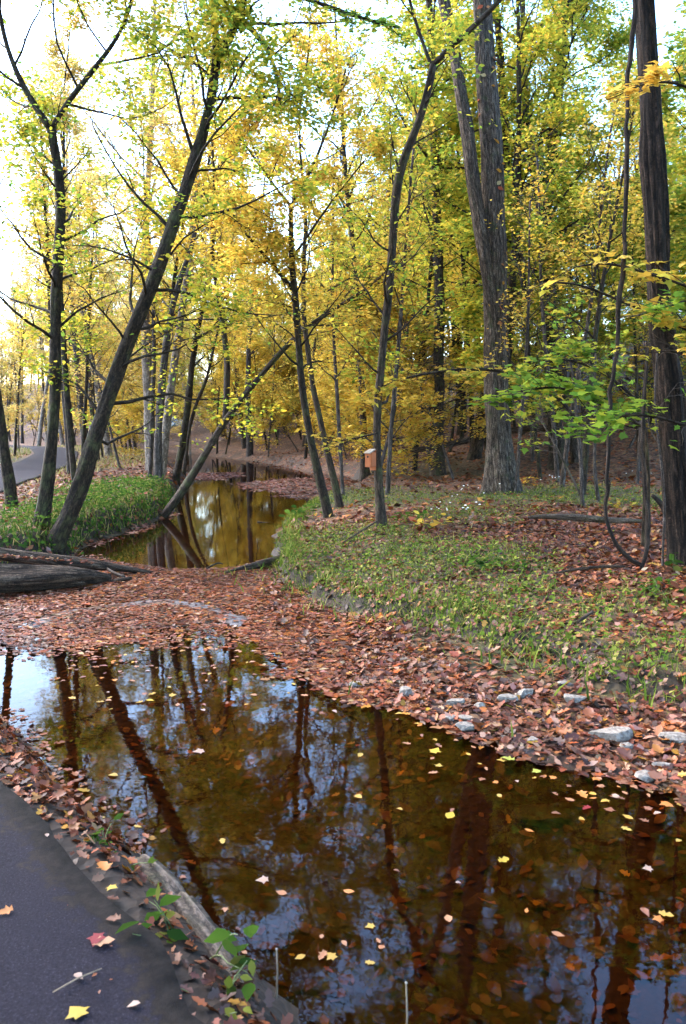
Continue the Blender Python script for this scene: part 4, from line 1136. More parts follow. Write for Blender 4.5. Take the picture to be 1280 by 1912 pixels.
# weathered timber edging of the near path
def timber():
    A = ground(262, 1618); B = ground(360, 1716); C = ground(468, 1868)
    return A, B, C
A, B, C = timber()
for nm, lab, pts, rr in (('edging_timber', 'short weathered timber edging the path nearest the leafy sprig', [A, A * .5 + B * .5, B], [.05, .065, .05]),
                         ('edging_timber', 'longer weathered timber edging the path behind the green plant', [B * .75 + A * .25, B * .5 + C * .5, C], [.05, .055, .03])):
    P = np.array(pts); P[:, 2] -= .005; P[-1, 2] -= .04
    Q_, q_, _t = smooth_poly(P, np.array(rr), .03)
    link(nm, Tubes().add(Q_, q_, 24, True, .3, 61, 0, 6, .3).mesh(nm, M['log_grey'], P[1]), None, P[1], label=lab, cat='timber', group='timbers edging the path')

# ------------------------------------------------------------------ stones on the beach
def stone(label, u, v, wpx, asp, flatz, seed, rz=0, tip=0.0, sinkf=.28, mat='stone'):
    g = ground(u, v); q = np.random.default_rng(seed)
    w = wpx / F * g[1] * .5
    import bmesh
    bm = bmesh.new()
    bmesh.ops.create_icosphere(bm, subdivisions=4, radius=1)
    # cut flat faces off a ball: an angular slab
    pl = []
    for k in range(9):
        n_ = unit(q.normal(0, 1, 3)); pl.append((n_, q.uniform(.5, .8)))
    pl += [(np.array([0, 0, 1.0]), .55), (np.array([0.1, 0, -1.0]), .6)]
    for vert in bm.verts:
        p = np.array(vert.co)
        for n_, d_ in pl:
            s_ = p @ n_
            if s_ > d_: p = p - n_ * (s_ - d_)
        p = p * (1 + .05 * (vnoise(np.array([p[0] * 3 + seed]), np.array([p[1] * 3 + p[2] * 2]), seed)[0] - .5))
        vert.co = (p[0] * w * 1.25, p[1] * w * asp * 1.25, p[2] * w * flatz * 1.5)
    me = bpy.data.meshes.new('stone'); bm.to_mesh(me); bm.free(); me.materials.append(M[mat])
    o = link('stone', me, None, (g[0], g[1], g[2] + w * flatz * sinkf), label=label, cat='stone', group='stones on the leafy beach')
    o.rotation_euler = (tip, tip * .6, rz)
ST = [('large flat pale stone at the right of the leafy beach', 1138, 1380, 76, .62, .38, 1, .2, -.1),
      ('angular stone at the right picture edge beyond the large flat stone', 1268, 1388, 62, .5, .4, 2, -.4, .15),
      ('small stone tucked against the right end of the large flat stone', 1170, 1400, 26, .8, .7, 3, .3, 0),
      ('upright grey stone standing alone left of the other stones', 754, 1302, 24, .7, 1.3, 4, .2, .1),
      ('square grey stone by the water left of the pale cluster', 850, 1318, 34, .75, .6, 5, .1, -.1),
      ('small pointed white stone right of the square grey stone', 893, 1324, 24, .7, .7, 6, .6, 0),
      ('low pale stone at the water edge, lowest of its pair', 867, 1366, 34, .65, .5, 7, .2, .1),
      ('pale wedge stone just above the lowest waterline stone', 873, 1348, 34, .5, .5, 8, -.2, 0),
      ('small round stone left of the pale waterline pair', 842, 1346, 20, .8, .7, 9, .2, 0),
      ('rounded grey stone left of the tilted slab on the beach', 947, 1312, 34, .6, .6, 10, .1, .05),
      ('tilted pale slab in the middle of the leafy beach', 979, 1300, 34, .7, .8, 11, .5, .3),
      ('brownish grey blocky stone below the highest beach stone', 1073, 1312, 40, .65, .6, 12, -.2, .1),
      ('pale flat stone highest up the leafy beach', 1054, 1280, 34, .6, .4, 13, .1, .1),
      ('grey mottled stone at the wet margin below the large flat stone', 1205, 1456, 38, .7, .5, 14, .3, 0),
      ('flat pale stone near the right edge above the mottled one', 1240, 1434, 40, .55, .35, 15, -.1, 0),
      ('dark half buried stone at the left end of the beach', 664, 1280, 34, .5, .4, 16, .1, 0),
      ('dark small stone among leaves below the brownish stone', 995, 1388, 28, .6, .5, 17, .4, 0),
      ('faint grey stone half hidden in leaves above the square stone', 850, 1246, 24, .6, .5, 18, .4, 0)]
for s_ in ST: stone(*s_)
M['sunken'] = plain_mat('silted_stone', (.03, .018, .009), (.09, .055, .027), 12, .8, .8)
# sunken stones of the creek bed
for k, (u, v, w) in enumerate([(1010, 1530, 95), (900, 1700, 80), (1120, 1650, 70), (760, 1560, 60), (600, 1780, 70)]):
    d = gz(u, v, -.2); q = np.random.default_rng(900 + k)
    stone(['broad sunken stone below the stony beach', 'sunken stone in the dark middle of the pool', 'sunken stone near the right of the dark pool', 'small sunken stone left of the broad one', 'sunken stone near the lower picture edge'][k], u, v, w, .7, .35, 30 + k, q.uniform(0, 3), 0, .0, 'sunken')

# ------------------------------------------------------------------ nest box on the curved tree
def box_bm(sx, sy, sz, bev=.004):
    import bmesh
    bm = bmesh.new(); bmesh.ops.create_cube(bm, size=1)
    for v_ in bm.verts: v_.co = (v_.co.x * sx, v_.co.y * sy, v_.co.z * sz)
    bmesh.ops.bevel(bm, geom=bm.edges[:], offset=bev, segments=1, affect='EDGES')
    return bm
def bm_obj(name, bm, mat, parent=None, loc=(0, 0, 0), rot=(0, 0, 0), **kw):
    me = bpy.data.meshes.new(name); bm.to_mesh(me); bm.free(); me.materials.append(mat)
    o = link(name, me, parent, loc, **kw); o.rotation_euler = rot; return o
M['cedar'] = plain_mat('cedar_board', (.26, .06, .014), (.40, .11, .026), 6, .7, .2, 'Object', (8, 8, 1))
M['roof_board'] = plain_mat('grey_board', (.24, .19, .15), (.40, .33, .27), 8, .8, .2, 'Object', (6, 1, 6))
M['hole'] = plain_mat('dark_hole', (.01, .008, .006), (.02, .015, .01), 8, .9, 0)
P_, R_, b_ = CURVY
top = at(691, 858, b_[1] - .02)
nb = link('nest_box', None, None, top, label='small wooden nest box with slanting pale lid on the curved trunk', cat='nest box')
nb.rotation_euler = (0, 0, math.radians(-38)); nb.scale = (.78, .78, .9)
bm_obj('front_board', box_bm(.14, .018, .24), M['cedar'], nb, (0, -.075, -.01))
bm_obj('side_board', box_bm(.018, .15, .25), M['cedar'], nb, (.072, .01, 0))
bm_obj('side_board', box_bm(.018, .15, .25), M['cedar'], nb, (-.072, .01, 0))
bm_obj('bottom_board', box_bm(.12, .13, .018), M['cedar'], nb, (0, .01, -.105))
bm_obj('back_board', box_bm(.14, .018, .36), M['cedar'], nb, (0, .095, -.01))
bm_obj('lid', box_bm(.16, .21, .02), M['roof_board'], nb, (0, -.02, .142), (math.radians(17), 0, 0))
import bmesh
bm = bmesh.new(); bmesh.ops.create_cone(bm, segments=16, radius1=.02, radius2=.02, depth=.012, cap_ends=True)
bm_obj('entrance_hole', bm, M['hole'], nb, (0, -.083, .05), (math.radians(90), 0, 0))

# ------------------------------------------------------------------ shelter far behind the bank trees
M['roof_blue'] = plain_mat('blue_metal_roof', (.12, .22, .30), (.20, .32, .40), 3, .45, .1)
M['post'] = plain_mat('timber_post', (.20, .15, .11), (.32, .25, .2), 8, .8, .2)
c = at(318, 815, 54); cz = float(Hs(c[0], c[1]))
sh = link('picnic_shelter', None, None, (c[0], c[1], cz), label='small shelter with blue hipped roof behind the left bank trunks', cat='shelter')
zr = at(318, 793, 54)[2] - cz; zt = at(318, 779, 54)[2] - cz
bm = bmesh.new()
hw = 1.3
v1 = [bm.verts.new((sx * hw, sy * hw, zr)) for sx, sy in ((-1, -1), (1, -1), (1, 1), (-1, 1))]
v2 = [bm.verts.new((sx * .35, sy * .35, zt)) for sx, sy in ((-1, -1), (1, -1), (1, 1), (-1, 1))]
v3 = [bm.verts.new((sx * hw, sy * hw, zr - .1)) for sx, sy in ((-1, -1), (1, -1), (1, 1), (-1, 1))]
for i in range(4):
    j = (i + 1) % 4
    bm.faces.new((v1[i], v1[j], v2[j], v2[i])); bm.faces.new((v3[i], v3[j], v1[j], v1[i]))
bm.faces.new(v2); bm.faces.new(v3[::-1])
rf = bm_obj('roof', bm, M['roof_blue'], sh)
for k in range(-3, 4):
    P = np.array([(k * .37, -hw - .01, zr + .01), (k * .1, -.36, zt + .01)])
    link('roof_seam', Tubes().add(P, [.02, .02], 4).mesh('roof_seam', M['roof_blue']), rf)
for sx, sy in ((-1, -1), (1, -1), (1, 1), (-1, 1)):
    bm_obj('post', box_bm(.14, .14, zr), M['post'], sh, (sx * (hw - .2), sy * (hw - .2), zr / 2 - .06))

# ------------------------------------------------------------------ things on the ground: litter, grass, plants
def scatter(n, x0, x1, y0, y1, dens, rg):
    x = rg.uniform(x0, x1, n); y = rg.uniform(y0, y1, n)
    keep = rg.uniform(size=n) < dens(x, y)
    return x[keep], y[keep]
def view_ok(x, y, m=1.25): return (np.abs(x) < .44 * m * y + .9)

def lay(x, y, rg, lift=(0.003, .02), tilt=.35, water=True):
    z = Hs(x, y)
    N = Hn(x, y) + rg.normal(0, tilt, (len(x), 3)) * np.array([1, 1, .2])
    onw = z < 0.0
    if water:
        N[onw] = np.array([0, 0, 1.0]) + rg.normal(0, .06, (onw.sum(), 3))
        z = np.where(onw, 0.002, z)
    N /= np.linalg.norm(N, axis=1)[:, None]
    return np.stack([x, y, z + rg.uniform(*lift, len(x)) * np.where(onw & water, .2, 1)], 1), N

def build_litter(name, label, x, y, rg, pal, kind, size, tilt=.35, water=True, lift=(.003, .02), mat='litter', j=.45):
    P, N = lay(x, y, rg, lift, tilt, water)
    cl_ = pick(pal, len(P), rg, .32) * (.45 + 1.05 * fbm(x * 1.3, y * 1.3, 57))[:, None]
    V, Fc, C = leaf_cloud(P, N, size * np.clip(np.exp(rg.normal(-.05, j * .75, len(P))), .4, 1.6), cl_, kind, rg)
    link(name, mk_mesh(name, V, Fc, M[mat], C), kind='stuff', label=label, cat='leaf litter')

rg = np.random.default_rng(5)
def wsd(x, y): return np.minimum(sd_w1(x, y), sd_w2(x, y))
# right bank and beach, near
def d_right(x, y):
    w = wsd(x, y); pd = sd_path(x, y)
    d = np.where(w > -.05, 1.0, 0) * (pd > .0) * view_ok(x, y)
    return d * (Hn(x, y)[..., 2] > rg.uniform(.55, .85, x.shape)) * np.where(green(x, y) > .35, .5, 1.0) * (x > -1.0) * np.clip(1.4 - y / 14, .25, 1) * (sd_bar(x, y) > -1e9)
x, y = scatter(105000, -1, 8, 3.4, 14, d_right, rg)
k = rg.uniform(size=len(x)) < .6
build_litter('leaf_litter', 'dry brown lobed leaves covering the right bank and beach', x[k], y[k], rg, 'litter', 'curl', .064)
build_litter('leaf_litter', 'dry narrow brown leaves strewn over the right bank and beach', x[~k], y[~k], rg, 'litterpink', 'oval', .056)
# far floor and hillside
def d_far(x, y): return (wsd(x, y) > 0) * (sd_path(x, y) > .15) * view_ok(x, y, 1.1) * np.clip(16 / y, .2, 1) * np.where(green(x, y) > .4, .4, 1)
x, y = scatter(90000, -24, 22, 11, 46, d_far, rg)
build_litter('leaf_litter', 'brown leaves carpeting the far forest floor and hillside', x, y, rg, 'litter', 'kite', .12, .4)
# leafy shallows (bar) with floating rafts
def d_bar(x, y):
    sb = sd_bar(x, y); w1 = sd_w1(x, y)
    z = Hs(x, y)
    raft = sstep(-.95, -.1, -np.abs(w1 + .0) ) * 0
    n_ = fbm(x * 1.6, y * 1.6, 91)
    arc = np.abs(np.hypot((x + 2.1) / 1.05, (y - 7.55) / 1.15) - 1.0)
    gap = np.where((arc < .11) & (y > 7.6), .28, 1) * np.clip(.45 + fbm(x * 2.2, y * 2.2, 14) * 1.1, .3, 1)
    near_edge = np.where((w1 < 0) & (y > 6) & (x < -.3), np.exp(w1 / .22) * (n_ > .38), 0)
    return np.clip(np.where((sb < .25) & (w1 >= 0) & (x < .6), .8 * gap, 0) + near_edge, 0, 1) * (wsd(x, y) > -1.5) * (Hn(x, y)[..., 2] > .9)
x, y = scatter(95000, -5.5, .8, 5.2, 12.2, d_bar, rg)
k = rg.uniform(size=len(x)) < .75
build_litter('leaf_raft', 'pinkish brown wet leaves matted over the creek shallows', x[k], y[k], rg, 'litterpink', 'oval', .055, .10, True, (.001, .012), 'wetleaf')
build_litter('leaf_raft', 'lobed orange brown leaves among the mat on the shallows', x[~k], y[~k], rg, 'litter', 'curl', .056, .10, True, (.001, .012), 'wetleaf')
# leaf islets in the upper pool
xs, ys = [], []
for P in ISLE:
    P = np.array(P); a, b2 = P.min(0) - .5, P.max(0) + .5
    x = rg.uniform(a[0], b2[0], 9000); y = rg.uniform(a[1], b2[1], 9000)
    s_ = sdist(x, y, P) + (fbm(x * .9, y * .9, 31) - .5) * 1.0
    kk = s_ < rg.uniform(-.3, .5, len(x)); xs.append(x[kk]); ys.append(y[kk])
build_litter('leaf_raft', 'leaf covered bar lying across the upper pool', np.concatenate(xs), np.concatenate(ys), rg, 'litterpink', 'oval', .12, .15)
# left bank edge below the grass
x, y = scatter(9000, -6.5, -2.0, 11.5, 18, lambda x, y: (np.abs(wsd(x, y) + .02) < .22) * (fbm(x * 1.1, y * 1.1, 33) > .5) * .8, rg)
build_litter('leaf_litter', 'wet leaves caught along the foot of the left bank', x, y, rg, 'litterpink', 'oval', .09)
# left floor by the path
x, y = scatter(26000, -14, -3, 9, 26, lambda x, y: (wsd(x, y) > .2) * (sd_path(x, y) > -.12) * view_ok(x, y, 1.1) * .6 * np.where(green(x, y) > .3, .3, 1), rg)
build_litter('leaf_litter', 'pale fallen leaves on the left bank beside the path', x, y, rg, 'litterpink', 'oval', .10)
# bank of leaves at the near left waterline and along the path edge
def d_nl(x, y):
    w = sd_w1(x, y); pd = sd_path(x, y)
    return ((pd > -.02) & (w > -.25) & (x < -.9)) * np.exp(-np.clip(-w, 0, 1) / .07) * .95 * np.clip(.25 + 1.3 * sstep(3.0, 3.6, y), .25, 1)
x, y = scatter(12000, -3.6, -.9, 2.9, 5.6, d_nl, rg)
build_litter('leaf_litter', 'orange leaves heaped between the near path and the pale water', x, y, rg, 'litter', 'curl', .046, .4)
def d_pe(x, y):
    pd = sd_path(x, y); w = sd_w1(x, y)
    return np.exp(-np.abs(pd - .12) / .09) * (w > -.12) * np.where(y < 2.35, .8, .3)
x, y = scatter(12000, -1.6, .4, 1.2, 3.6, d_pe, rg)
build_litter('leaf_litter', 'curled brown leaves gathered along the near path edge', x, y, rg, 'litter', 'curl', .042, .45)
# leaves lying on the creek bed, under water
def d_bed(x, y): return (sd_w1(x, y) < -.05) * view_ok(x, y, 1.1) * np.clip(fbm(x * 1.4, y * 1.4, 95) * 1.6 - .3, 0.05, 1)
x, y = scatter(15000, -3, 5, 1.2, 7.5, d_bed, rg)
build_litter('sunken_leaves', 'dark sunken leaves on the creek bed', x, y, rg, 'litterdark', 'oval', .07, .2, False, (.003, .012))
x, y = scatter(300, -2, 4, 1.2, 6.5, d_bed, rg)
build_litter('sunken_leaves', 'orange and yellow sunken leaves on the creek bed', x, y, rg, 'bright', 'curl', .06, .2, False, (.01, .03))

# grass and low green
def build_blades(name, label, x, y, rg, pal, length, tilt, kind='blade', cat='grass', wide=1.0, lift=0.0):
    z = Hs(x, y)
    n_ = len(x)
    th = np.abs(rg.normal(0, tilt, n_)); az = rg.uniform(0, 2 * math.pi, n_)
    # a blade runs along T (upwards) and faces N
    up = np.stack([np.sin(th) * np.cos(az), np.sin(th) * np.sin(az), np.cos(th)], 1)
    S = np.stack([-np.sin(az), np.cos(az), np.zeros(n_)], 1)
    Nn = np.cross(S, up)
    tv, tf = tmpl('blade')
    L = length * rg.uniform(.5, 1.25, n_) * (.45 + 1.1 * fbm(x * 2.2, y * 2.2, 88))
    P = np.stack([x, y, z - .005 + lift], 1)
    bend = rg.uniform(.3, 1.6, n_) * np.sign(Nn[:, 2] + 1e-6) * -1
    wv_ = L * wide * rg.uniform(.7, 1.4, n_)
    V = P[:, None, :] + tv[None, :, 0, None] * (S * wv_[:, None])[:, None, :] + tv[None, :, 1, None] * (up * L[:, None])[:, None, :] + tv[None, :, 2, None] * (Nn * (L * bend)[:, None])[:, None, :]
    Fa = (tf[None] + (np.arange(n_) * 5)[:, None, None]).reshape(-1, 3)
    C = np.repeat(pick(pal, n_, rg)[:, None, :], 5, 1).reshape(-1, 3)
    link(name, mk_mesh(name, V.reshape(-1, 3), Fa, M['grass'], C), kind='stuff', label=label, cat=cat)

def dg(x, y): return green(x, y) ** 1.2 * (wsd(x, y) > .02) * (Hs(x, y) > .1) * view_ok(x, y, 1.1) * (x > -1.5) * np.clip(1.6 - y / 12, .3, 1) * (sd_path(x, y) > .4)
x, y = scatter(150000, -1.5, 8, 4.4, 22, dg, rg)
k = rg.uniform(size=len(x)) < .7
build_blades('grass', 'short green grass over the right bank', x[k], y[k], rg, 'grass', .10, .9, wide=1.1)
build_blades('grass', 'straw coloured grass mixed in on the right bank', x[~k], y[~k], rg, 'grassdry', .10, .95, wide=1.0)
x, y = scatter(90000, -1.5, 8, 4.4, 20, dg, rg)
P, N = lay(x, y, rg, (.02, .10), .5)
V, Fc, C = leaf_cloud(P, N, rg.uniform(.025, .06, len(P)), pick('grass', len(P), rg), 'kite', rg)
link('ground_cover', mk_mesh('ground_cover', V, Fc, M['grass'], C), kind='stuff', label='small leaved green ground cover on the right bank', cat='ground cover')
# lip of the bank: overhanging green
def lipd(x, y):
    sb = np.minimum(sd_bar(x, y), np.where(y > 10, sd_w2(x, y) - .1, 9)); return np.exp(-np.abs(sb - .12) / .14) * (x > -1.9) * (y < 19) * (y > 4.6) * (wsd(x, y) > .02) * np.where(x > 1.6, .35, 1)
x, y = scatter(130000, -1.9, 5, 4.4, 19, lipd, rg)
build_blades('grass', 'overhanging grass along the lip of the right bank', x, y, rg, 'grass', .15, 1.0, wide=1.2)
# left bank: lush
def dl(x, y): return green(x, y) * (wsd(x, y) > .0) * (Hs(x, y) > .03) * (x < -1.5) * (y < 23) * (sd_path(x, y) > .3) * view_ok(x, y, 1.15)
x, y = scatter(70000, -10, -2.2, 9.5, 23, dl, rg)
kk = rg.uniform(size=len(x)) < .45 * fbm(x * 1.5, y * 1.5, 37) * 2
build_blades('grass', 'yellowing grass mixed through the left bank growth', x[kk], y[kk], rg, 'grassdry', .2, 1.0, wide=1.0)
x, y = x[~kk], y[~kk]
build_blades('grass', 'lush tall green grass overhanging the left bank', x, y, rg, 'lush', .21, 1.0, wide=1.1)
x, y = scatter(40000, -10, -2.2, 9.5, 23, dl, rg)
P, N = lay(x, y, rg, (.05, .30), .6)
V, Fc, C = leaf_cloud(P, N, rg.uniform(.04, .09, len(P)), pick('lush', len(P), rg), 'oval', rg)
link('ground_cover', mk_mesh('ground_cover', V, Fc, M['grass'], C), kind='stuff', label='broad leaved weeds growing through the left bank grass', cat='ground cover')
x, y = scatter(26000, -30, -8, 20, 60, lambda x, y: (sd_path(x, y) > .1) * (sd_path(x, y) < 6) * (wsd(x, y) > 1) * .8, rg)
build_blades('grass', 'yellowing verge grass beside the far path', x, y, rg, 'grassdry', .22, .6, wide=1.6)

x, y = scatter(5000, -10, -2.2, 9.5, 20, lambda x, y: (green(x, y) > .2) * (wsd(x, y) > .1) * .5, rg)
build_litter('leaf_litter', 'fallen leaves caught in the left bank grass', x, y, rg, 'litterpink', 'oval', .085, .5, True, (.03, .2))
x, y = scatter(900, -3.5, .2, 1.5, 5, lambda x, y: (sd_path(x, y) < -.02) * np.exp(sd_path(x, y) / .35) * .6, rg)
P, N = lay(x, y, rg, (.045, .055), .2)
V, Fc, C = leaf_cloud(P, N, rg.uniform(.006, .022, len(P)), pick('litter', len(P), rg, .3), 'kite', rg)
link('leaf_crumbs', mk_mesh('leaf_crumbs', V, Fc, M['litter'], C), kind='stuff', label='tiny trodden leaf crumbs along the near asphalt edge', cat='leaf litter')

# ------------------------------------------------------------------ single plants
def plant(name, label, pos, rg, nst, h, leafsize, kind, pal, spread, cat='plant', per=4, group=None, tilt=.5):
    base = np.array(pos, float)
    root = link(name, None, None, base, label=label, cat=cat, group=group)
    tw = Tubes(); LPp = []
    for i in range(nst):
        a = rg.uniform(0, 6.28); rr = spread * math.sqrt(rg.uniform()) * .4
        p = base + np.array([rr * math.cos(a), rr * math.sin(a), -.02])
        d = unit(np.array([math.cos(a) * spread / h * .7, math.sin(a) * spread / h * .7, 1]))
        S_ = wander(p, d, h * rg.uniform(.6, 1.1), 5, .14, -.03, rg)
        tw.add(S_, np.linspace(.0035, .0015, 6), 4, cap=False)
        for t in np.linspace(.35, 1, per):
            q, _, ax = interp_poly(S_, np.ones(6), min(t, .99)); LPp.append(q + rg.normal(0, leafsize * .35, 3) * [1, 1, .4])
    link('stems', tw.mesh('stems', M['stem'], base), root, kind='stuff')
    LPp = np.array(LPp); n_ = len(LPp)
    leaf_objects(root, base, LPp, rand_up(n_, rg, tilt), leafsize * rg.uniform(.6, 1.2, n_), kind, pal, rg)
    return root
M['stem'] = plain_mat('green_stem', (.06, .09, .02), (.14, .16, .05), 20, .7, .1)
q = np.random.default_rng(61)
def on(u, v, z=None):
    g = ground(u, v) if z is None else gz(u, v, z); return g
plant('creeping_plant', 'trailing green leaves at the near end of the short timber', on(222, 1602), q, 6, .10, .055, 'maple', 'lush', .20, per=3)
plant('creeping_plant', 'small green sprig at the path edge left of the trailing leaves', on(190, 1578), q, 3, .08, .045, 'oval', 'lush', .10, per=3)
plant('leafy_plant', 'bright green broad leaved plant leaning over the path timber', on(362, 1772), q, 5, .20, .085, 'oval', 'lush', .22, per=4)
plant('leafy_plant', 'low green plant among brown leaves below the broad leaved plant', on(400, 1872), q, 5, .09, .05, 'oval', 'grass', .2, per=3)
plant('leafy_plant', 'dark green leafy clump in the right bank grass, left of centre right', on(925, 1062), q, 16, .28, .085, 'oval', 'lush', .5, per=5)
plant('leafy_plant', 'low dark green plant left of the leafy clump', on(845, 1080), q, 10, .14, .07, 'oval', 'lush', .35, per=4)
plant('leafy_plant', 'green leafy shrub at the right edge below the dark trunk', on(1255, 1110), q, 14, .22, .085, 'maple', 'lush', .45, per=4)
plant('leafy_plant', 'long leaved sprout at the foot of the right edge tree', on(1262, 1068), q, 4, .22, .14, 'oval', 'lush', .2, per=3)
plant('leafy_plant', 'green seedling among leaves below the vine loop', on(1075, 1190), q, 5, .12, .07, 'maple', 'lush', .2, per=3)
plant('leafy_plant', 'yellow leaved seedling in grass before the big tree', on(975, 905), q, 5, .3, .14, 'oval', 'yellow', .3, per=4)
plant('leafy_plant', 'yellow seedling on the green bank right of the curved tree', on(815, 985), q, 6, .3, .13, 'oval', 'yellow', .35, per=4)
plant('leafy_plant', 'tuft of tall green leaves at the point by the pair of trees', on(575, 965), q, 10, .35, .16, 'oval', 'lush', .5, per=4)
plant('leafy_plant', 'small green rosette alone on the leafy shallows', on(582, 1142), q, 4, .05, .09, 'oval', 'lush', .12, per=3)
plant('leafy_plant', 'yellow leafed sprout behind the greyish log', on(1170, 950), q, 5, .25, .13, 'oval', 'yellow', .3, per=4)
plant('leafy_plant', 'green leaves at the curved tree foot', on(760, 968), q, 7, .22, .12, 'oval', 'lush', .35, per=4)
M['petal'] = plain_mat('white_petal', (.7, .7, .68), (.85, .85, .84), 20, .7, 0)
def aster(label, u, v, n_, spread):
    base = on(u, v); root = link('aster_clump', None, None, base, label=label, cat='flowers', group='white asters on the right bank')
    tw = Tubes()
    bm = bmesh.new(); bmesh.ops.create_icosphere(bm, subdivisions=1, radius=1); fm = bpy.data.meshes.new('flower_head'); 
    for vv in bm.verts: vv.co.z *= .45
    bm.to_mesh(fm); bm.free(); fm.materials.append(M['petal'])
    for i in range(n_):
        p = base + np.array([q.normal(0, spread), q.normal(0, spread), 0]); p[2] = float(Hs(p[0], p[1]))
        S_ = wander(p, (q.normal(0, .2), q.normal(0, .2), 1), q.uniform(.14, .34), 4, .12, 0, q)
        tw.add(S_, np.linspace(.003, .0015, 5), 3, cap=False)
        o = link('flower_head', fm, root, S_[-1] - base); s_ = q.uniform(.012, .022); o.scale = (s_, s_, s_)
    link('stems', tw.mesh('stems', M['stem'], base), root, kind='stuff')
aster('white aster clump left before the big grey tree', 865, 968, 14, .22)
aster('white asters at the very foot of the big grey tree', 950, 916, 6, .12)
aster('smaller white aster clump nearer the curved tree', 876, 935, 8, .2)
aster('white asters on the grass right of the big tree', 1032, 905, 6, .12)
aster('white asters behind the vine loop', 1185, 900, 4, .2)
# dry stalks at the lower edge
for lab, u, v0, v1 in (('thin dry stalk standing at the lower left water edge', 515, 1868, 1772), ('thin dry stalk with pale tip at the bottom edge', 757, 1960, 1835)):
    b = gz(u, v0, .10); b[2] = min(b[2], .1); t_ = at(u + 1, v1, b[1])
    root = link('dry_stalk', None, None, b, label=lab, cat='stalk', group='dry stalks')
    P = np.array([b - [0, 0, .3], b, (b + t_) / 2 + [.004, 0, 0], t_])
    link('stem', Tubes().add(P, [.004, .004, .003, .0025], 5).mesh('stem', M['twig'], b), root)
    bm = bmesh.new(); bmesh.ops.create_icosphere(bm, subdivisions=1, radius=.0045)
    bm_obj('tip', bm, M['roof_board'], root, t_ - b)

# leaves climbing on the big grey trunk
P, R, b = BIGS
q = np.random.default_rng(70)
vs_ = leaf_variants('oval', 'vineleaf' if 'vineleaf' in PAL else 'bright')
for i in range(42):
    t = q.uniform(.16, .72); p, r, ax = interp_poly(P, R, t)
    a = math.pi * q.uniform(-.95, -.02)
    if q.uniform() < .6: a = -math.pi * .25 + q.normal(0, .25)
    nrm = np.array([math.cos(a), math.sin(a), .35]); nrm = unit(nrm)
    o = link('climbing_leaf', vs_[q.integers(len(vs_))], BIG, p + nrm * (r * 1.12) - b); s_ = q.uniform(.09, .17)
    o.scale = (s_, s_, s_); o.rotation_euler = frame_euler(nrm, q.uniform(0, 6.28))

# ------------------------------------------------------------------ fallen leaves one can count
SINGLE = {}
def single_leaf(kind, col):
    k_ = (kind, col)
    if k_ not in SINGLE:
        r_ = np.random.default_rng(len(SINGLE) + 3)
        V, Fc, C = leaf_cloud(np.zeros((1, 3)), np.array([[0, 0, 1.0]]), np.ones(1), np.array([col]), kind, r_, np.array([math.pi / 2]))
        SINGLE[k_] = mk_mesh('fallen_leaf', V, Fc, M['litter'], C)
    return SINGLE[k_]
q = np.random.default_rng(71)
def put_leaf(label, p, size, kind, col, group, tilt=.1):
    o = link('fallen_leaf', single_leaf(kind, col), None, p, label=label, cat='leaf', group=group)
    nn = np.array([q.normal(0, tilt), q.normal(0, tilt), 1.0]); o.rotation_euler = frame_euler(unit(nn), q.uniform(0, 6.28)); o.scale = (size,) * 3
YEL, ORA, BRN, PIN, RED, GRN = (.42, .27, .03), (.44, .16, .035), (.20, .08, .04), (.34, .22, .16), (.20, .02, .02), (.30, .30, .05)
for lab, u, v, s_, kind, c_ in [
    ('dark red leaf curled on the near asphalt', 184, 1742, .075, 'maple', RED), ('tan leaf just below the dark red leaf on asphalt', 172, 1762, .07, 'curl', (.40, .20, .10)),
    ('orange leaf alone on the asphalt at far left', 24, 1697, .05, 'curl', ORA), ('yellow leaf at the bottom edge of the asphalt', 152, 1896, .07, 'maple', YEL),
    ('tiny tan leaf near the dry pine needle on asphalt', 138, 1818, .04, 'oval', PIN), ('small yellow leaf on dark soil above the red leaf', 202, 1655, .045, 'maple', YEL),
    ('rusty curled leaf on soil by the trailing green leaves', 198, 1626, .075, 'curl', ORA), ('dark brown leaf on soil left of the short timber', 160, 1603, .055, 'curl', BRN),
    ('pale tiny leaf at the upper asphalt edge', 88, 1562, .03, 'oval', PIN), ('brown leaf at the asphalt edge beside the soil', 225, 1715, .05, 'curl', BRN),
    ('tan scrap of leaf low on the asphalt', 262, 1872, .04, 'oval', PIN)]:
    p = gz(u, v, .372); put_leaf(lab, p, s_, kind, c_, 'single leaves on the near path', .15)
pn = gz(142, 1832, .37)
link('dry_twig', Tubes().add(np.array([[-.05, -.05, .004], [0, 0, .007], [.06, .05, .004]]), [.0022, .0025, .0018], 5).mesh('dry_twig', M['twig']), None, pn, label='thin orange twig lying on the near asphalt', cat='twig')
FL = [(272, 1306, YEL, 'large tan leaf pair floating by the left trunk reflection'), (835, 1528, YEL, 'small bright yellow leaf floating in the dark centre water'), (380, 1401, PIN, 'pale oval leaf floating left of centre'),
      (500, 1641, PIN, 'pale leaf floating over sky reflection below centre'), (668, 1310, ORA, 'orange leaf floating off the left end of the beach'), (1100, 1505, RED, 'red and yellow leaf floating by the right wet margin'),
      (1158, 1490, PIN, 'white undersided leaf floating near the mottled stone'), (1028, 1518, BRN, 'rusty leaf floating over the broad sunken stone'), (932, 1610, YEL, 'tiny orange leaf floating in the lower dark pool'),
      (1005, 1442, GRN, 'green yellow long leaf at the wet margin'), (960, 1420, GRN, 'long yellow green leaf lying along the waterline'), (1250, 1505, ORA, 'orange lobed leaf floating at the right picture edge'),
      (808, 1405, YEL, 'round yellow leaf floating below the waterline stones'), (1080, 1478, ORA, 'lobed orange leaf just off the beach')]
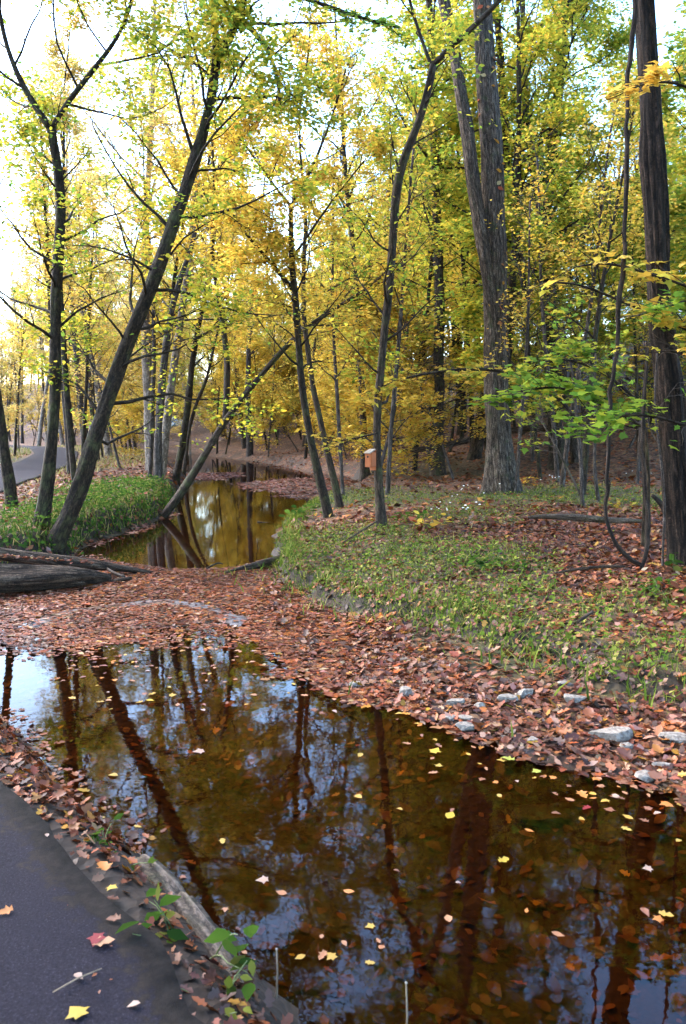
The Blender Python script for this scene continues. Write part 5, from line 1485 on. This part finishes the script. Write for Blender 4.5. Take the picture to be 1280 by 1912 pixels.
for u, v, c_, lab in FL:
    put_leaf(lab, gz(u, v, .004), q.uniform(.05, .085), ['oval', 'curl', 'maple'][q.integers(3)], c_, 'single leaves floating on the pool', .05)
n_ = 0
cols = [((.40, .25, .05), 'dull yellow'), (ORA, 'orange'), (BRN, 'dark brown'), (PIN, 'pale pinkish'), ((.22, .09, .05), 'rusty brown'), ((.34, .15, .07), 'tan brown'), ((.38, .18, .09), 'light brown'), ((.42, .24, .04), 'golden')]
shp = {'oval': 'oval', 'curl': 'ragged', 'maple': 'lobed'}
def where(u, v, s1):
    if v < 1330:
        return 'near the left trunk reflections' if u < 330 else ('just below the leafy shallows' if u < 560 else 'off the left end of the beach')
    if s1 > -.4:
        return 'beside the near path edge' if u < 520 else ('by the waterline stones' if u < 950 else 'off the wet right margin')
    return 'on the dark lower pool, left' if u < 640 else 'on the dark lower pool, right'
while n_ < 190:
    u, v = q.uniform(120, 1270), q.uniform(1190, 1800)
    p = gz(u, v, .004); s1 = float(sd_w1(p[0], p[1]))
    if s1 > -.04: continue
    up = (v < 1330)
    pr = (.9 if u < 700 else .5) * math.exp(-(v - 1190) / 90) if up else (.9 * math.exp(s1 / .2) * (.15 if u < 560 else 1) + .006)
    if q.uniform() > pr: continue
    kd = ['oval', 'oval', 'curl', 'maple'][q.integers(4)]; c_, cn = cols[q.integers(len(cols))]
    put_leaf('small %s %s leaf floating %s' % (cn, shp[kd], where(u, v, s1)), p, q.uniform(.03, .065), kd, c_, 'small leaves floating on the near pool', .06)
    n_ += 1

# leaves that would share a description are told apart by their order from the left
ORDL = ['first', 'second', 'third', 'fourth', 'fifth', 'sixth', 'seventh', 'eighth', 'ninth', 'tenth']
same = {}
for o in scene.objects:
    if o.name.startswith('fallen_leaf') and o.parent is None: same.setdefault(o['label'], []).append(o)
for lab, L in same.items():
    if len(L) > 1:
        L.sort(key=lambda o: o.location.x / o.location.y)
        for i, o in enumerate(L): o['label'] = '%s, %s from left' % (lab, ORDL[min(i, 9)])
